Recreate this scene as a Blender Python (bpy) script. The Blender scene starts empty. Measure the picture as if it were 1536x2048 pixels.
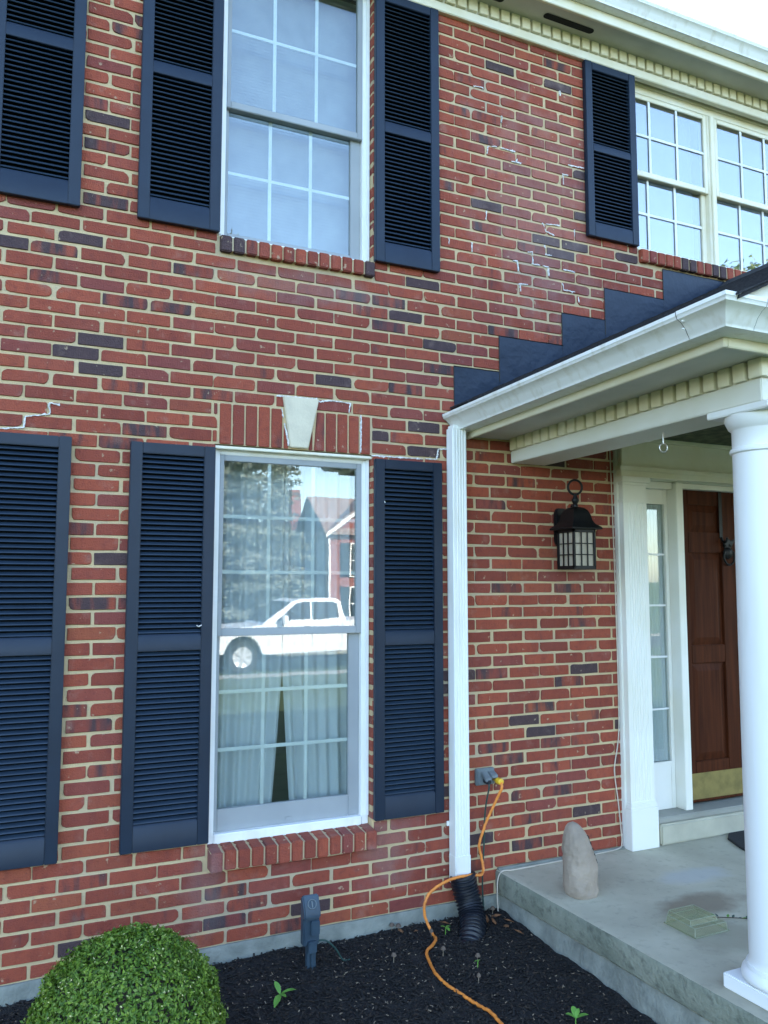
import bpy, bmesh, math, random
import numpy as np
from mathutils import Vector, Matrix, noise as mnoise

random.seed(7)
rng = np.random.default_rng(11)
S = bpy.context.scene
COL = S.collection
R = math.radians
PI = math.pi

# ------------------------------------------------------------------ camera
CAM = Vector((-0.144, -3.919, 1.673))
YAW, PITCH, FPX = R(24.77), R(5.16), 1628.2          # focal length in pixels of the 1536 x 2048 photograph
cd = bpy.data.cameras.new('camera')
cd.sensor_fit = 'VERTICAL'
cd.sensor_height = 36.0
cd.lens = FPX / 2048 * 36.0
cd.clip_start = 0.05
cd.clip_end = 3000
cam = bpy.data.objects.new('camera', cd)
COL.objects.link(cam)
cam.location = CAM
cam.rotation_euler = (R(90) + PITCH, 0, -YAW)
S.camera = cam

# ------------------------------------------------------------------ sky, sun, exposure
SUN_EL, SUN_AZ = R(31.0), R(24.0)                    # sun stands behind the house, a little to the right
sun_dir = Vector((math.sin(SUN_AZ) * math.cos(SUN_EL), math.cos(SUN_AZ) * math.cos(SUN_EL), math.sin(SUN_EL)))
world = bpy.data.worlds.new('World')
S.world = world
world.use_nodes = True
wn = world.node_tree
sky = wn.nodes.new('ShaderNodeTexSky')
sky.sky_type = 'NISHITA'
sky.sun_disc = False
sky.sun_elevation = SUN_EL
sky.sun_rotation = SUN_AZ
sky.air_density = 1.0
sky.dust_density = 1.1
sky.ozone_density = 1.8
bg = wn.nodes['Background']
bg.inputs['Strength'].default_value = 0.15
wn.links.new(sky.outputs[0], bg.inputs['Color'])
sd = bpy.data.lights.new('sun', 'SUN')
sd.energy = 3.0
sd.angle = R(0.5)
sd.color = (1.0, 0.95, 0.87)
so = bpy.data.objects.new('sun', sd)
COL.objects.link(so)
so.rotation_euler = sun_dir.to_track_quat('Z', 'Y').to_euler()
so.location = (6, 20, 25)
S.view_settings.view_transform = 'Standard'
S.view_settings.look = 'None'
S.view_settings.gamma = 1.0
S.view_settings.exposure = 2.82
S.render.engine = 'CYCLES'
S.cycles.max_bounces = 6
S.cycles.diffuse_bounces = 3
S.cycles.glossy_bounces = 3
S.cycles.transparent_max_bounces = 10
S.cycles.caustics_reflective = False
S.cycles.caustics_refractive = False
S.cycles.sample_clamp_indirect = 6.0

# ------------------------------------------------------------------ materials
MATS = {}
def new_mat(name):
    m = bpy.data.materials.new(name)
    m.use_nodes = True
    nt = m.node_tree
    b = nt.nodes['Principled BSDF']
    MATS[name] = m
    return m, nt, b
def N(nt, t, **k):
    n = nt.nodes.new(t)
    for a, v in k.items():
        setattr(n, a, v)
    return n
def L(nt, a, b):
    nt.links.new(a, b)
def pos(nt, scale=(1, 1, 1)):
    g = N(nt, 'ShaderNodeNewGeometry')
    mp = N(nt, 'ShaderNodeMapping')
    mp.inputs['Scale'].default_value = scale
    L(nt, g.outputs['Position'], mp.inputs['Vector'])
    return mp.outputs[0]
def noise(nt, vec, scale, detail=3, rough=.55):
    detail = min(detail, 4)
    n = N(nt, 'ShaderNodeTexNoise')
    n.inputs['Scale'].default_value = scale
    n.inputs['Detail'].default_value = detail
    n.inputs['Roughness'].default_value = rough
    L(nt, vec, n.inputs['Vector'])
    return n.outputs['Fac']
def ramp(nt, fac, a, b, ca=0., cb=1.):
    r = N(nt, 'ShaderNodeMapRange')
    r.inputs[1].default_value = a
    r.inputs[2].default_value = b
    r.inputs[3].default_value = ca
    r.inputs[4].default_value = cb
    L(nt, fac, r.inputs[0])
    return r.outputs[0]
def mixc(nt, fac, a, b, mode='MIX'):
    m = N(nt, 'ShaderNodeMix', data_type='RGBA', blend_type=mode)
    for sock, v in ((m.inputs[0], fac), (m.inputs[6], a), (m.inputs[7], b)):
        if hasattr(v, 'links'):
            L(nt, v, sock)
        else:
            sock.default_value = v if not isinstance(v, tuple) else (*v, 1.0)
    return m.outputs[2]
def math_(nt, op, a, b=0.):
    m = N(nt, 'ShaderNodeMath', operation=op)
    for s, v in zip(m.inputs, (a, b)):
        if hasattr(v, 'links'):
            L(nt, v, s)
        else:
            s.default_value = v
    return m.outputs[0]
def bump(nt, b, h, strength=.3, dist=.004):
    bp = N(nt, 'ShaderNodeBump')
    bp.inputs['Strength'].default_value = strength
    bp.inputs['Distance'].default_value = dist
    L(nt, h, bp.inputs['Height'])
    L(nt, bp.outputs[0], b.inputs['Normal'])
def simple(name, col, rough=.6, col2=None, scale=6, lo=.35, hi=.7, bmp=0., bscale=80, bdist=.003, metal=0., spec=.5, stretch=(1, 1, 1)):
    m, nt, b = new_mat(name)
    p = pos(nt, stretch)
    if col2 is None:
        col2 = tuple(c * .8 for c in col)
    f = ramp(nt, noise(nt, p, scale), lo, hi)
    L(nt, mixc(nt, f, col, col2), b.inputs['Base Color'])
    b.inputs['Roughness'].default_value = rough
    b.inputs['Metallic'].default_value = metal
    b.inputs['Specular IOR Level'].default_value = spec
    if bmp:
        bump(nt, b, noise(nt, p, bscale, 5), bmp, bdist)
    return m

def brick_material():
    m, nt, b = new_mat('brick')
    at = N(nt, 'ShaderNodeAttribute', attribute_name='tone')
    sep = N(nt, 'ShaderNodeSeparateColor')
    L(nt, at.outputs['Color'], sep.inputs[0])
    t, dk, hue = sep.outputs[0], sep.outputs[1], sep.outputs[2]
    p = pos(nt)
    streakv = pos(nt, (15, 15, 3.0))
    off = N(nt, 'ShaderNodeVectorMath', operation='ADD')
    L(nt, streakv, off.inputs[0])
    cmb = N(nt, 'ShaderNodeCombineXYZ')
    L(nt, math_(nt, 'MULTIPLY', hue, 90.), cmb.inputs[0])
    L(nt, cmb.outputs[0], off.inputs[1])
    st = noise(nt, off.outputs[0], 1.0, 3)
    red = mixc(nt, t, (.350, .077, .040), (.225, .048, .030))
    org = ramp(nt, hue, .88, .99)
    red = mixc(nt, math_(nt, 'MULTIPLY', org, .45), red, (.36, .105, .045))
    red = mixc(nt, ramp(nt, hue, .20, .02, 0, .55), red, (.190, .052, .052))
    red = mixc(nt, ramp(nt, st, .5, .75, 0, .40), red, (.15, .030, .025))
    red = mixc(nt, ramp(nt, noise(nt, p, 34, 4), .50, .74, 0, .55), red, (.155, .035, .030))
    red = mixc(nt, ramp(nt, noise(nt, p, 3.1, 3), .50, .72, 0, .25), red, (.25, .085, .070))
    # flashed, nearly black bricks: dark along the brick in soft vertical bands
    mask = math_(nt, 'MULTIPLY', math_(nt, 'SUBTRACT', math_(nt, 'ADD', math_(nt, 'MULTIPLY', dk, 1.6), ramp(nt, st, .3, .7)), 1.1), 2.2)
    cl = N(nt, 'ShaderNodeClamp')
    L(nt, mask, cl.inputs[0])
    drk = mixc(nt, noise(nt, p, 30), (.030, .026, .034), (.085, .055, .055))
    c = mixc(nt, math_(nt, 'MULTIPLY', cl.outputs[0], .93), red, drk)
    # lime haze and specks of mortar
    hz = ramp(nt, noise(nt, p, 12, 5), .58, .82, 0, .30)
    c = mixc(nt, hz, c, (.42, .31, .25))
    sp = ramp(nt, noise(nt, p, 190, 2), .72, .78, 0, .5)
    c = mixc(nt, sp, c, (.55, .45, .36))
    # chalky bloom on the upper wall and grey run-off stains beside the lower sill
    for (cx, cz, rx, rz, col, amt) in ((2.72, 3.95, .62, .85, (.44, .35, .33), .17), (1.68, .34, .20, .30, (.26, .21, .20), .30), (.74, .30, .14, .26, (.26, .21, .20), .25), (1.2, 3.22, .55, .12, (.24, .17, .16), .35)):
        sx = N(nt, 'ShaderNodeVectorMath', operation='SUBTRACT')
        L(nt, p, sx.inputs[0]); sx.inputs[1].default_value = (cx, 0, cz)
        dv = N(nt, 'ShaderNodeVectorMath', operation='DIVIDE')
        L(nt, sx.outputs[0], dv.inputs[0]); dv.inputs[1].default_value = (rx, 1., rz)
        ln_ = N(nt, 'ShaderNodeVectorMath', operation='LENGTH')
        L(nt, dv.outputs[0], ln_.inputs[0])
        d_ = math_(nt, 'ADD', ln_.outputs['Value'], ramp(nt, noise(nt, p, 7, 4), .2, .8, -.7, .7))
        c = mixc(nt, ramp(nt, d_, 1.0, .35, 0, amt), c, col)
    c = mixc(nt, ramp(nt, noise(nt, p, 27, 4), .655, .70, 0, .62), c, (.50, .38, .24))
    c = mixc(nt, ramp(nt, noise(nt, p, 75, 3), .68, .74, 0, .7), c, (.07, .028, .024))
    L(nt, c, b.inputs['Base Color'])
    b.inputs['Roughness'].default_value = .82
    b.inputs['Specular IOR Level'].default_value = .35
    h = math_(nt, 'ADD', noise(nt, p, 140, 6), math_(nt, 'MULTIPLY', st, .6))
    bump(nt, b, h, 1.0, .006)
    return m
brick_material()
def mortar_material():
    m, nt, b = new_mat('mortar')
    p = pos(nt)
    c = mixc(nt, ramp(nt, noise(nt, p, 5), .3, .7), (.62, .475, .27), (.50, .38, .225))
    c = mixc(nt, ramp(nt, noise(nt, p, 60, 5), .55, .8, 0, .6), c, (.38, .31, .22))
    c = mixc(nt, ramp(nt, noise(nt, p, 1.6, 2), .52, .68, 0, .5), c, (.38, .34, .29))
    L(nt, c, b.inputs['Base Color'])
    b.inputs['Roughness'].default_value = .95
    b.inputs['Specular IOR Level'].default_value = .2
    bump(nt, b, noise(nt, p, 160, 6), .9, .004)
mortar_material()
simple('trim', (.81, .77, .64), .5, (.74, .68, .50), 3.2, .42, .68, .06, 40)
simple('dentil_paint', (.80, .75, .58), .55, (.69, .62, .41), 5, .42, .68, .06, 60)
simple('white_metal', (.82, .82, .80), .42, (.68, .66, .57), 3.0, .50, .82, stretch=(3, 3, .6))
simple('gutter_paint', (.84, .84, .80), .38, (.66, .63, .53), 5, .52, .82, stretch=(4, 4, .7))
simple('column_paint', (.82, .82, .80), .5, (.73, .72, .66), 1.6, .5, .8, stretch=(4, 4, .8))
simple('soffit', (.62, .61, .55), .6, (.52, .51, .44), 3, .4, .7, .05)
simple('sash', (.33, .35, .36), .45, (.28, .30, .31), 3)
simple('door_trim', (.80, .785, .72), .5, (.74, .715, .61), 2.2, .42, .70)
simple('beam_paint', (.74, .73, .66), .5, (.66, .64, .53), 2.6, .42, .70)
simple('muntin', (.86, .87, .86), .45)
simple('navy', (.0080, .0180, .036), .45, (.0065, .0145, .030), 9, .4, .7, .10, 220, .001, spec=.35)
simple('louver_navy', (.0150, .029, .050), .45, (.0105, .021, .037), 14, .4, .75, .05, 200, .001, stretch=(.5, 1, 3), spec=.4)
simple('louver_gap_shade', (.0030, .0045, .0070), .8, spec=.1)  # near black, paints the shade seen between the louvers
simple('flashing', (.0045, .0125, .030), .36, (.0065, .017, .038), 2.5, .35, .65, .5, 5, .02, spec=.4)
simple('shingle', (.012, .013, .016), .9, (.030, .030, .034), 60, .4, .7, .8, 200)
simple('concrete', (.34, .335, .29), .9, (.26, .255, .215), 2.2, .35, .65, .5, 120, .003)
simple('step_stone', (.46, .435, .33), .9, (.37, .35, .27), 5, .35, .65, .4, 90)
simple('foundation', (.27, .28, .24), .9, (.17, .18, .155), 8, .35, .65, .8, 60, .008)
simple('black_metal', (.0045, .0045, .005), .45, (.008, .008, .009), 20, .4, .7, .25, 90, spec=.3)
simple('brass', (.29, .235, .085), .55, (.21, .17, .065), 14, .4, .7, metal=.7)
simple('keystone', (.66, .58, .43), .85, (.55, .48, .36), 9, .4, .7, .4, 90)
simple('sealant', (.74, .73, .72), .8, (.50, .46, .40), 70, .42, .62)
simple('stone', (.37, .295, .225), .85, (.27, .215, .165), 9, .35, .7, .7, 40, .010)
simple('stone_mark', (.03, .03, .03), .9)
simple('orange_cord', (.82, .27, .045), .45, (.60, .18, .03), 30)
simple('yellow_plug', (.85, .50, .03), .4)
simple('green_cord', (.02, .06, .05), .5)
simple('white_cable', (.62, .54, .44), .5)
simple('grey_plastic', (.16, .19, .20), .5, (.12, .14, .15), 20)
simple('timer_plastic', (.034, .064, .092), .45, (.024, .046, .070), 15)
simple('drain_plastic', (.008, .011, .018), .40)
simple('mat_rubber', (.012, .012, .013), .9, bmp=.5, bscale=200)
simple('steel', (.6, .6, .58), .3, metal=.9)
simple('mulch', (.020, .016, .013), .95, (.009, .008, .008), 25, .35, .65, 1.0, 70, .02)
simple('chip', (.0075, .0065, .006), .9, (.060, .040, .026), 55, .50, .78, .4, 150)
simple('pale_chip', (.30, .24, .17), .9, (.18, .13, .09), 40)
simple('mushroom', (.14, .10, .07), .8, (.09, .065, .05), 30)
simple('dead_leaf', (.22, .09, .035), .8, (.14, .07, .03), 30)
simple('weed', (.13, .30, .04), .6, (.09, .22, .03), 20)
simple('bark', (.075, .055, .04), .95, (.045, .035, .028), 12, .35, .65, .8, 30, .02)
simple('house_wall_far', (.28, .085, .060), .85, (.22, .07, .05), 6)
simple('siding_far', (.16, .18, .19), .8)
simple('roof_far', (.30, .21, .185), .9, (.23, .17, .15), 3)
simple('asphalt', (.060, .060, .062), .9, (.045, .045, .047), 3, .35, .65, .4, 120)
simple('kerb_concrete', (.24, .235, .22), .9)
simple('truck_paint', (.78, .79, .80), .22, (.76, .77, .78), 2)
simple('tyre', (.015, .015, .016), .85)
simple('rim_metal', (.60, .61, .62), .35, metal=.25)
simple('chrome', (.62, .63, .65), .2, metal=.9)
simple('dark_glass', (.010, .013, .016), .12, spec=.2)
simple('lamp_red', (.35, .02, .015), .3)
simple('interior', (.34, .32, .29), .9)
simple('ceiling_shade', (.10, .115, .055), .9, (.035, .04, .02), 16, .35, .62, .4, 60)  # dark olive mottle, shade under the porch roof put into the colour
simple('dark_hole', (.006, .006, .006), .9)
simple('blind', (.43, .45, .47), .6)
simple('bulb_socket', (.5, .48, .42), .5)

def lawn_material():
    m, nt, b = new_mat('lawn')
    p = pos(nt)
    c = mixc(nt, ramp(nt, noise(nt, p, 1.2, 6), .35, .65), (.080, .120, .036), (.052, .085, .026))
    c = mixc(nt, ramp(nt, noise(nt, p, 40, 4), .4, .7, 0, .6), c, (.105, .14, .05))
    L(nt, c, b.inputs['Base Color'])
    b.inputs['Roughness'].default_value = .9
    bump(nt, b, noise(nt, p, 60, 6), 1.0, .04)
lawn_material()
def slab_material():
    m, nt, b = new_mat('slab')
    p = pos(nt)
    c = mixc(nt, ramp(nt, noise(nt, p, 2.4, 6), .34, .66), (.50, .465, .345), (.37, .34, .25))
    c = mixc(nt, ramp(nt, noise(nt, p, 26, 5), .55, .75, 0, .35), c, (.19, .185, .155))
    # old brown water stain and a pale scrubbed patch, each with its own place on the slab
    for (cx, cy, rx, ry, col, amt) in ((2.98, -.83, .30, .13, (.19, .14, .09), .75), (3.25, -.52, .26, .11, (.42, .43, .42), .6), (2.80, -1.16, .25, .16, (.20, .18, .12), .5)):
        sx = N(nt, 'ShaderNodeVectorMath', operation='SUBTRACT')
        L(nt, p, sx.inputs[0]); sx.inputs[1].default_value = (cx, cy, .13)
        dv = N(nt, 'ShaderNodeVectorMath', operation='DIVIDE')
        L(nt, sx.outputs[0], dv.inputs[0]); dv.inputs[1].default_value = (rx, ry, .5)
        ln = N(nt, 'ShaderNodeVectorMath', operation='LENGTH')
        L(nt, dv.outputs[0], ln.inputs[0])
        d = math_(nt, 'ADD', ln.outputs['Value'], ramp(nt, noise(nt, p, 9, 5), 0, 1, -.45, .45))
        c = mixc(nt, ramp(nt, d, 1.05, .55, 0, amt), c, col)
    L(nt, c, b.inputs['Base Color'])
    b.inputs['Roughness'].default_value = .85
    bump(nt, b, noise(nt, p, 150, 6), .45, .003)
slab_material()
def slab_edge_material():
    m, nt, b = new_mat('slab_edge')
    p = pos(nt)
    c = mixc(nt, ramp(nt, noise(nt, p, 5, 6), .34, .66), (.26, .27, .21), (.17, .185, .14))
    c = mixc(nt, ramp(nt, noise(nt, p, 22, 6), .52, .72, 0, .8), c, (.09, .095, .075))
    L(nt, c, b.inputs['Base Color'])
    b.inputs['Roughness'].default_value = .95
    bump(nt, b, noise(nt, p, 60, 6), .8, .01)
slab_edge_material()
def wood_material():
    m, nt, b = new_mat('door_wood')
    p = pos(nt, (22, 22, 1.3))
    c = mixc(nt, ramp(nt, noise(nt, p, 1.6, 6), .3, .7), (.080, .0215, .0078), (.036, .0095, .0040))
    L(nt, c, b.inputs['Base Color'])
    b.inputs['Roughness'].default_value = .55
    b.inputs['Specular IOR Level'].default_value = .08
    bump(nt, b, noise(nt, p, 3, 4), .1, .002)
wood_material()
def glass_material(name, gain, rough=0.):
    m = bpy.data.materials.new(name); m.use_nodes = True
    nt = m.node_tree; nt.nodes.clear()
    out = N(nt, 'ShaderNodeOutputMaterial')
    lw = N(nt, 'ShaderNodeLayerWeight'); f0 = .04 * gain
    f = math_(nt, 'ADD', math_(nt, 'MULTIPLY', math_(nt, 'POWER', lw.outputs['Facing'], 5.), 1 - f0), f0)
    tr = N(nt, 'ShaderNodeBsdfTransparent'); tr.inputs[0].default_value = (.90, .94, .93, 1)
    gl = N(nt, 'ShaderNodeBsdfGlossy'); gl.inputs['Roughness'].default_value = rough
    mx = N(nt, 'ShaderNodeMixShader')
    bp = N(nt, 'ShaderNodeBump'); bp.inputs['Strength'].default_value = 1.0; bp.inputs['Distance'].default_value = .00028
    L(nt, noise(nt, pos(nt), 3.2, 2), bp.inputs['Height']); L(nt, bp.outputs[0], gl.inputs['Normal'])
    L(nt, f, mx.inputs[0]); L(nt, tr.outputs[0], mx.inputs[1]); L(nt, gl.outputs[0], mx.inputs[2])
    L(nt, mx.outputs[0], out.inputs[0])
    MATS[name] = m
glass_material('glass', 3.0)
glass_material('bright_glass', 9.5)  # reflection raised to brighten the sky mirrored in the twin panes
def plastic_material():
    m = bpy.data.materials.new('clear_plastic'); m.use_nodes = True
    nt = m.node_tree; nt.nodes.clear()
    out = N(nt, 'ShaderNodeOutputMaterial')
    tr = N(nt, 'ShaderNodeBsdfTransparent'); tr.inputs[0].default_value = (.90, .92, .82, 1)
    df = N(nt, 'ShaderNodeBsdfDiffuse'); df.inputs[0].default_value = (.42, .44, .30, 1)
    gl = N(nt, 'ShaderNodeBsdfGlossy'); gl.inputs['Roughness'].default_value = .35
    a = N(nt, 'ShaderNodeMixShader'); a.inputs[0].default_value = .17
    b = N(nt, 'ShaderNodeMixShader'); b.inputs[0].default_value = .06
    L(nt, tr.outputs[0], a.inputs[1]); L(nt, df.outputs[0], a.inputs[2]); L(nt, a.outputs[0], b.inputs[1]); L(nt, gl.outputs[0], b.inputs[2]); L(nt, b.outputs[0], out.inputs[0])
    MATS['clear_plastic'] = m
plastic_material()
def frosted_material():
    m, nt, b = new_mat('lantern_glass')
    p = pos(nt)
    L(nt, mixc(nt, noise(nt, p, 40), (.46, .39, .29), (.30, .25, .20)), b.inputs['Base Color'])
    b.inputs['Roughness'].default_value = .25
    bump(nt, b, noise(nt, p, 90), .6, .003)
frosted_material()
def cloth_material(name, col, trans=.45):
    m, nt, b = new_mat(name)
    nt.nodes.remove(b)
    out = nt.nodes['Material Output']
    d = N(nt, 'ShaderNodeBsdfDiffuse'); d.inputs[0].default_value = (*col, 1)
    t = N(nt, 'ShaderNodeBsdfTranslucent'); t.inputs[0].default_value = (*col, 1)
    mx = N(nt, 'ShaderNodeMixShader'); mx.inputs[0].default_value = trans
    L(nt, d.outputs[0], mx.inputs[1]); L(nt, t.outputs[0], mx.inputs[2]); L(nt, mx.outputs[0], out.inputs[0])
cloth_material('curtain_cloth', (.74, .76, .79), .15)
def leaf_material(name, a, c2, bright=None):
    m, nt, b = new_mat(name)
    at = N(nt, 'ShaderNodeAttribute', attribute_name='tone')
    sep = N(nt, 'ShaderNodeSeparateColor'); L(nt, at.outputs['Color'], sep.inputs[0])
    c = mixc(nt, sep.outputs[0], a, c2)
    if bright:
        c = mixc(nt, sep.outputs[1], c, bright)
    L(nt, c, b.inputs['Base Color'])
    b.inputs['Roughness'].default_value = .5
    out = nt.nodes['Material Output']
    t = N(nt, 'ShaderNodeBsdfTranslucent'); L(nt, c, t.inputs[0])
    mx = N(nt, 'ShaderNodeMixShader'); mx.inputs[0].default_value = .3
    L(nt, b.outputs[0], mx.inputs[1]); L(nt, t.outputs[0], mx.inputs[2]); L(nt, mx.outputs[0], out.inputs[0])
leaf_material('boxwood_leaf', (.058, .135, .010), (.21, .32, .028), (.70, .66, .30))
leaf_material('spruce_needle', (.14, .165, .13), (.30, .33, .27))
leaf_material('maple_leaf', (.09, .13, .03), (.16, .19, .045))
def far_brick_material():
    m, nt, b = new_mat('plain_brick')
    p = pos(nt)
    sw = N(nt, 'ShaderNodeSeparateXYZ'); L(nt, p, sw.inputs[0])
    cb = N(nt, 'ShaderNodeCombineXYZ')
    L(nt, math_(nt, 'ADD', sw.outputs[0], sw.outputs[1]), cb.inputs[0]); L(nt, sw.outputs[2], cb.inputs[1])
    bt = N(nt, 'ShaderNodeTexBrick')
    bt.inputs['Scale'].default_value = 1.0
    bt.inputs['Brick Width'].default_value = .212
    bt.inputs['Row Height'].default_value = .0677
    bt.inputs['Mortar Size'].default_value = .005
    bt.inputs['Color1'].default_value = (.36, .08, .055, 1)
    bt.inputs['Color2'].default_value = (.26, .06, .045, 1)
    bt.inputs['Mortar'].default_value = (.5, .42, .3, 1)
    L(nt, cb.outputs[0], bt.inputs['Vector'])
    L(nt, bt.outputs[0], b.inputs['Base Color'])
    b.inputs['Roughness'].default_value = .85
far_brick_material()

# ------------------------------------------------------------------ mesh helpers
WL = {}
def tag(o, label=None, cat=None, group=None, kind=None):
    if label: o['label'] = label
    if cat: o['category'] = cat
    if group: o['group'] = group
    if kind: o['kind'] = kind
    return o
def empty(name, loc, label, cat, group=None):
    o = bpy.data.objects.new(name, None)
    COL.objects.link(o)
    o.location = loc
    o.empty_display_size = .1
    WL[o] = Vector(loc)
    return tag(o, label, cat, group)
class MB:
    def __init__(s):
        s.v, s.f = [], []
    def add(s, vs, fs):
        k = len(s.v)
        s.v += [tuple(v) for v in vs]
        s.f += [tuple(i + k for i in f) for f in fs]
        return s
    def box(s, x0, x1, y0, y1, z0, z1):
        x0, x1 = min(x0, x1), max(x0, x1); y0, y1 = min(y0, y1), max(y0, y1); z0, z1 = min(z0, z1), max(z0, z1)
        return s.add([(x0, y0, z0), (x1, y0, z0), (x1, y1, z0), (x0, y1, z0), (x0, y0, z1), (x1, y0, z1), (x1, y1, z1), (x0, y1, z1)],
                     [(0, 3, 2, 1), (4, 5, 6, 7), (0, 1, 5, 4), (1, 2, 6, 5), (2, 3, 7, 6), (3, 0, 4, 7)])
    def prism(s, poly, axis, a, b, shift=None):
        # poly: 2-D points in the plane of the other two axes (x,y,z order); extruded from a to b along axis
        n = len(poly)
        def P(q, t):
            c = list(q); c.insert(axis, t); return tuple(c)
        va = [P(q, a) for q in poly]; vb = [P(q, b) for q in poly]
        if shift:
            va = [shift(v) for v in va]; vb = [shift(v) for v in vb]
        fs = [tuple(range(n))[::-1], tuple(range(n, 2 * n))] + [(i, (i + 1) % n, n + (i + 1) % n, n + i) for i in range(n)]
        return s.add(va + vb, fs)
    def tube(s, pts, r, n=8, rf=None):
        pts = [Vector(p) for p in pts]
        m = len(pts)
        up = Vector((.13, .31, .94))
        rings = []
        for i, p in enumerate(pts):
            d = (pts[min(i + 1, m - 1)] - pts[max(i - 1, 0)]).normalized()
            a = d.cross(up)
            if a.length < 1e-3:
                a = d.cross(Vector((1, 0, 0)))
            a.normalize(); b = a.cross(d)
            up = b
            rr = rf(i / (m - 1)) if rf else r
            rings.append([p + a * math.cos(2 * PI * k / n) * rr + b * math.sin(2 * PI * k / n) * rr for k in range(n)])
        vs = [v for rg in rings for v in rg]
        fs = [(i * n + k, i * n + (k + 1) % n, (i + 1) * n + (k + 1) % n, (i + 1) * n + k) for i in range(m - 1) for k in range(n)]
        fs += [tuple(range(n))[::-1], tuple(range((m - 1) * n, m * n))]
        return s.add(vs, fs)
    def lathe(s, prof, c, n=32, axis=2):
        vs, fs = [], []
        m = len(prof)
        for (r, h) in prof:
            for k in range(n):
                a = 2 * PI * k / n
                q = [r * math.cos(a), r * math.sin(a)]
                q.insert(axis, h)
                vs.append((c[0] + q[0], c[1] + q[1], c[2] + q[2]))
        for i in range(m - 1):
            for k in range(n):
                fs.append((i * n + k, i * n + (k + 1) % n, (i + 1) * n + (k + 1) % n, (i + 1) * n + k))
        fs += [tuple(range(n))[::-1], tuple(range((m - 1) * n, m * n))]
        return s.add(vs, fs)
    def build(s, name, mat, parent=None, bev=0., seg=2, smooth=None, loc=None, tone=None):
        org = Vector(loc) if loc is not None else (WL[parent].copy() if parent is not None else Vector((0, 0, 0)))
        me = bpy.data.meshes.new(name)
        me.from_pydata([(v[0] - org.x, v[1] - org.y, v[2] - org.z) for v in s.v], [], s.f)
        bm = bmesh.new(); bm.from_mesh(me)
        bmesh.ops.recalc_face_normals(bm, faces=bm.faces)
        if bev:
            es = [e for e in bm.edges if len(e.link_faces) == 2 and e.calc_face_angle(0) > R(28)]
            bmesh.ops.bevel(bm, geom=es, offset=bev, segments=seg, affect='EDGES', clamp_overlap=True)
        bm.to_mesh(me); bm.free()
        if bev or smooth is not None:
            me.polygons.foreach_set('use_smooth', [True] * len(me.polygons))
            me.set_sharp_from_angle(angle=R(smooth if smooth else 40))
        me.materials.append(MATS[mat])
        if tone is not None:
            a = me.attributes.new('tone', 'FLOAT_COLOR', 'POINT')
            a.data.foreach_set('color', [x for _ in me.vertices for x in (*tone, 1.)])
        o = bpy.data.objects.new(name, me)
        COL.objects.link(o)
        WL[o] = org
        if parent is not None:
            o.parent = parent
            o.location = org - WL[parent]
        else:
            o.location = org
        return o
def B(name, mat, parent, *boxes, bev=.003, **k):
    m = MB()
    for b in boxes:
        m.box(*b)
    return m.build(name, mat, parent, bev=bev, **k)
def inst(o, loc, parent=None):
    c = o.copy(); COL.objects.link(c)
    WL[c] = Vector(loc)
    c.parent = parent if parent is not None else o.parent
    c.location = Vector(loc) - (WL[c.parent] if c.parent else Vector((0, 0, 0)))
    return c
def spline(pts, n=10):
    pts = [Vector(p) for p in pts]
    q = [pts[0] * 2 - pts[1]] + pts + [pts[-1] * 2 - pts[-2]]
    out = []
    for i in range(1, len(q) - 2):
        a, b, c, d = q[i - 1:i + 3]
        for k in range(n):
            t = k / n
            out.append(.5 * ((2 * b) + (c - a) * t + (2 * a - 5 * b + 4 * c - d) * t * t + (3 * b - a - 3 * c + d) * t ** 3))
    out.append(pts[-1])
    return out
# the surveyed place: where a sight line of the survey camera meets the wall plane y
FW = Vector((math.sin(YAW) * math.cos(PITCH), math.cos(YAW) * math.cos(PITCH), math.sin(PITCH)))
RT = Vector((math.cos(YAW), -math.sin(YAW), 0))
UP = RT.cross(FW)
def on_wall(u, v, y=0.):
    d = FW + RT * ((u - 768) / FPX) + UP * ((1024 - v) / FPX)
    return CAM + d * ((y - CAM.y) / d.y)
def project(P):
    d = Vector(P) - CAM
    w = d.dot(FW)
    return 768 + FPX * d.dot(RT) / w, 1024 - FPX * d.dot(UP) / w

# ------------------------------------------------------------------ ground, street
def gz(y):
    ks = [(-400, 4.0), (-60, -.6), (-30, -.62), (-24.2, -.58), (-14.8, -.50), (-10, -.40), (-1.6, -.17), (40, -.17), (400, .5)]
    for (a, za), (b, zb) in zip(ks, ks[1:]):
        if a <= y <= b:
            return za + (zb - za) * (y - a) / (b - a)
    return -.2
ys = [-400, -200, -100, -60, -45, -38, -34, -30, -27, -24.2, -21, -18, -14.8, -12, -10, -7, -4, -1.6, -.8, 0.02, 10, 40, 120, 400]
xs = [-400, -150, -60, -30, -12, -4, 0, 4, 8, 12, 20, 35, 60, 150, 400]
m = MB()
m.v = [(x, y, gz(y)) for y in ys for x in xs]
m.f = [(j * len(xs) + i, j * len(xs) + i + 1, (j + 1) * len(xs) + i + 1, (j + 1) * len(xs) + i) for j in range(len(ys) - 1) for i in range(len(xs) - 1)]
tag(m.build('lawn', 'lawn', smooth=30), kind='structure')
m = MB(); m.box(-120, 120, -23.8, -15.2, -.9, -.535)
st = tag(m.build('street', 'asphalt'), kind='structure')
for y0 in (-15.2, -23.95):
    m = MB(); m.box(-120, 120, y0, y0 + .15, -.9, -.43)
    tag(m.build('kerb', 'kerb_concrete', bev=.02), kind='structure')
# ------------------------------------------------------------------ the house
house = empty('brick_house', (2.0, 0, 0), 'two-storey red brick house with white trim and a gabled front porch', 'house')
C, MOD = .0677, .2118
XW0, XW1, ZW1 = -2.54, 7.40, 5.06
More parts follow.
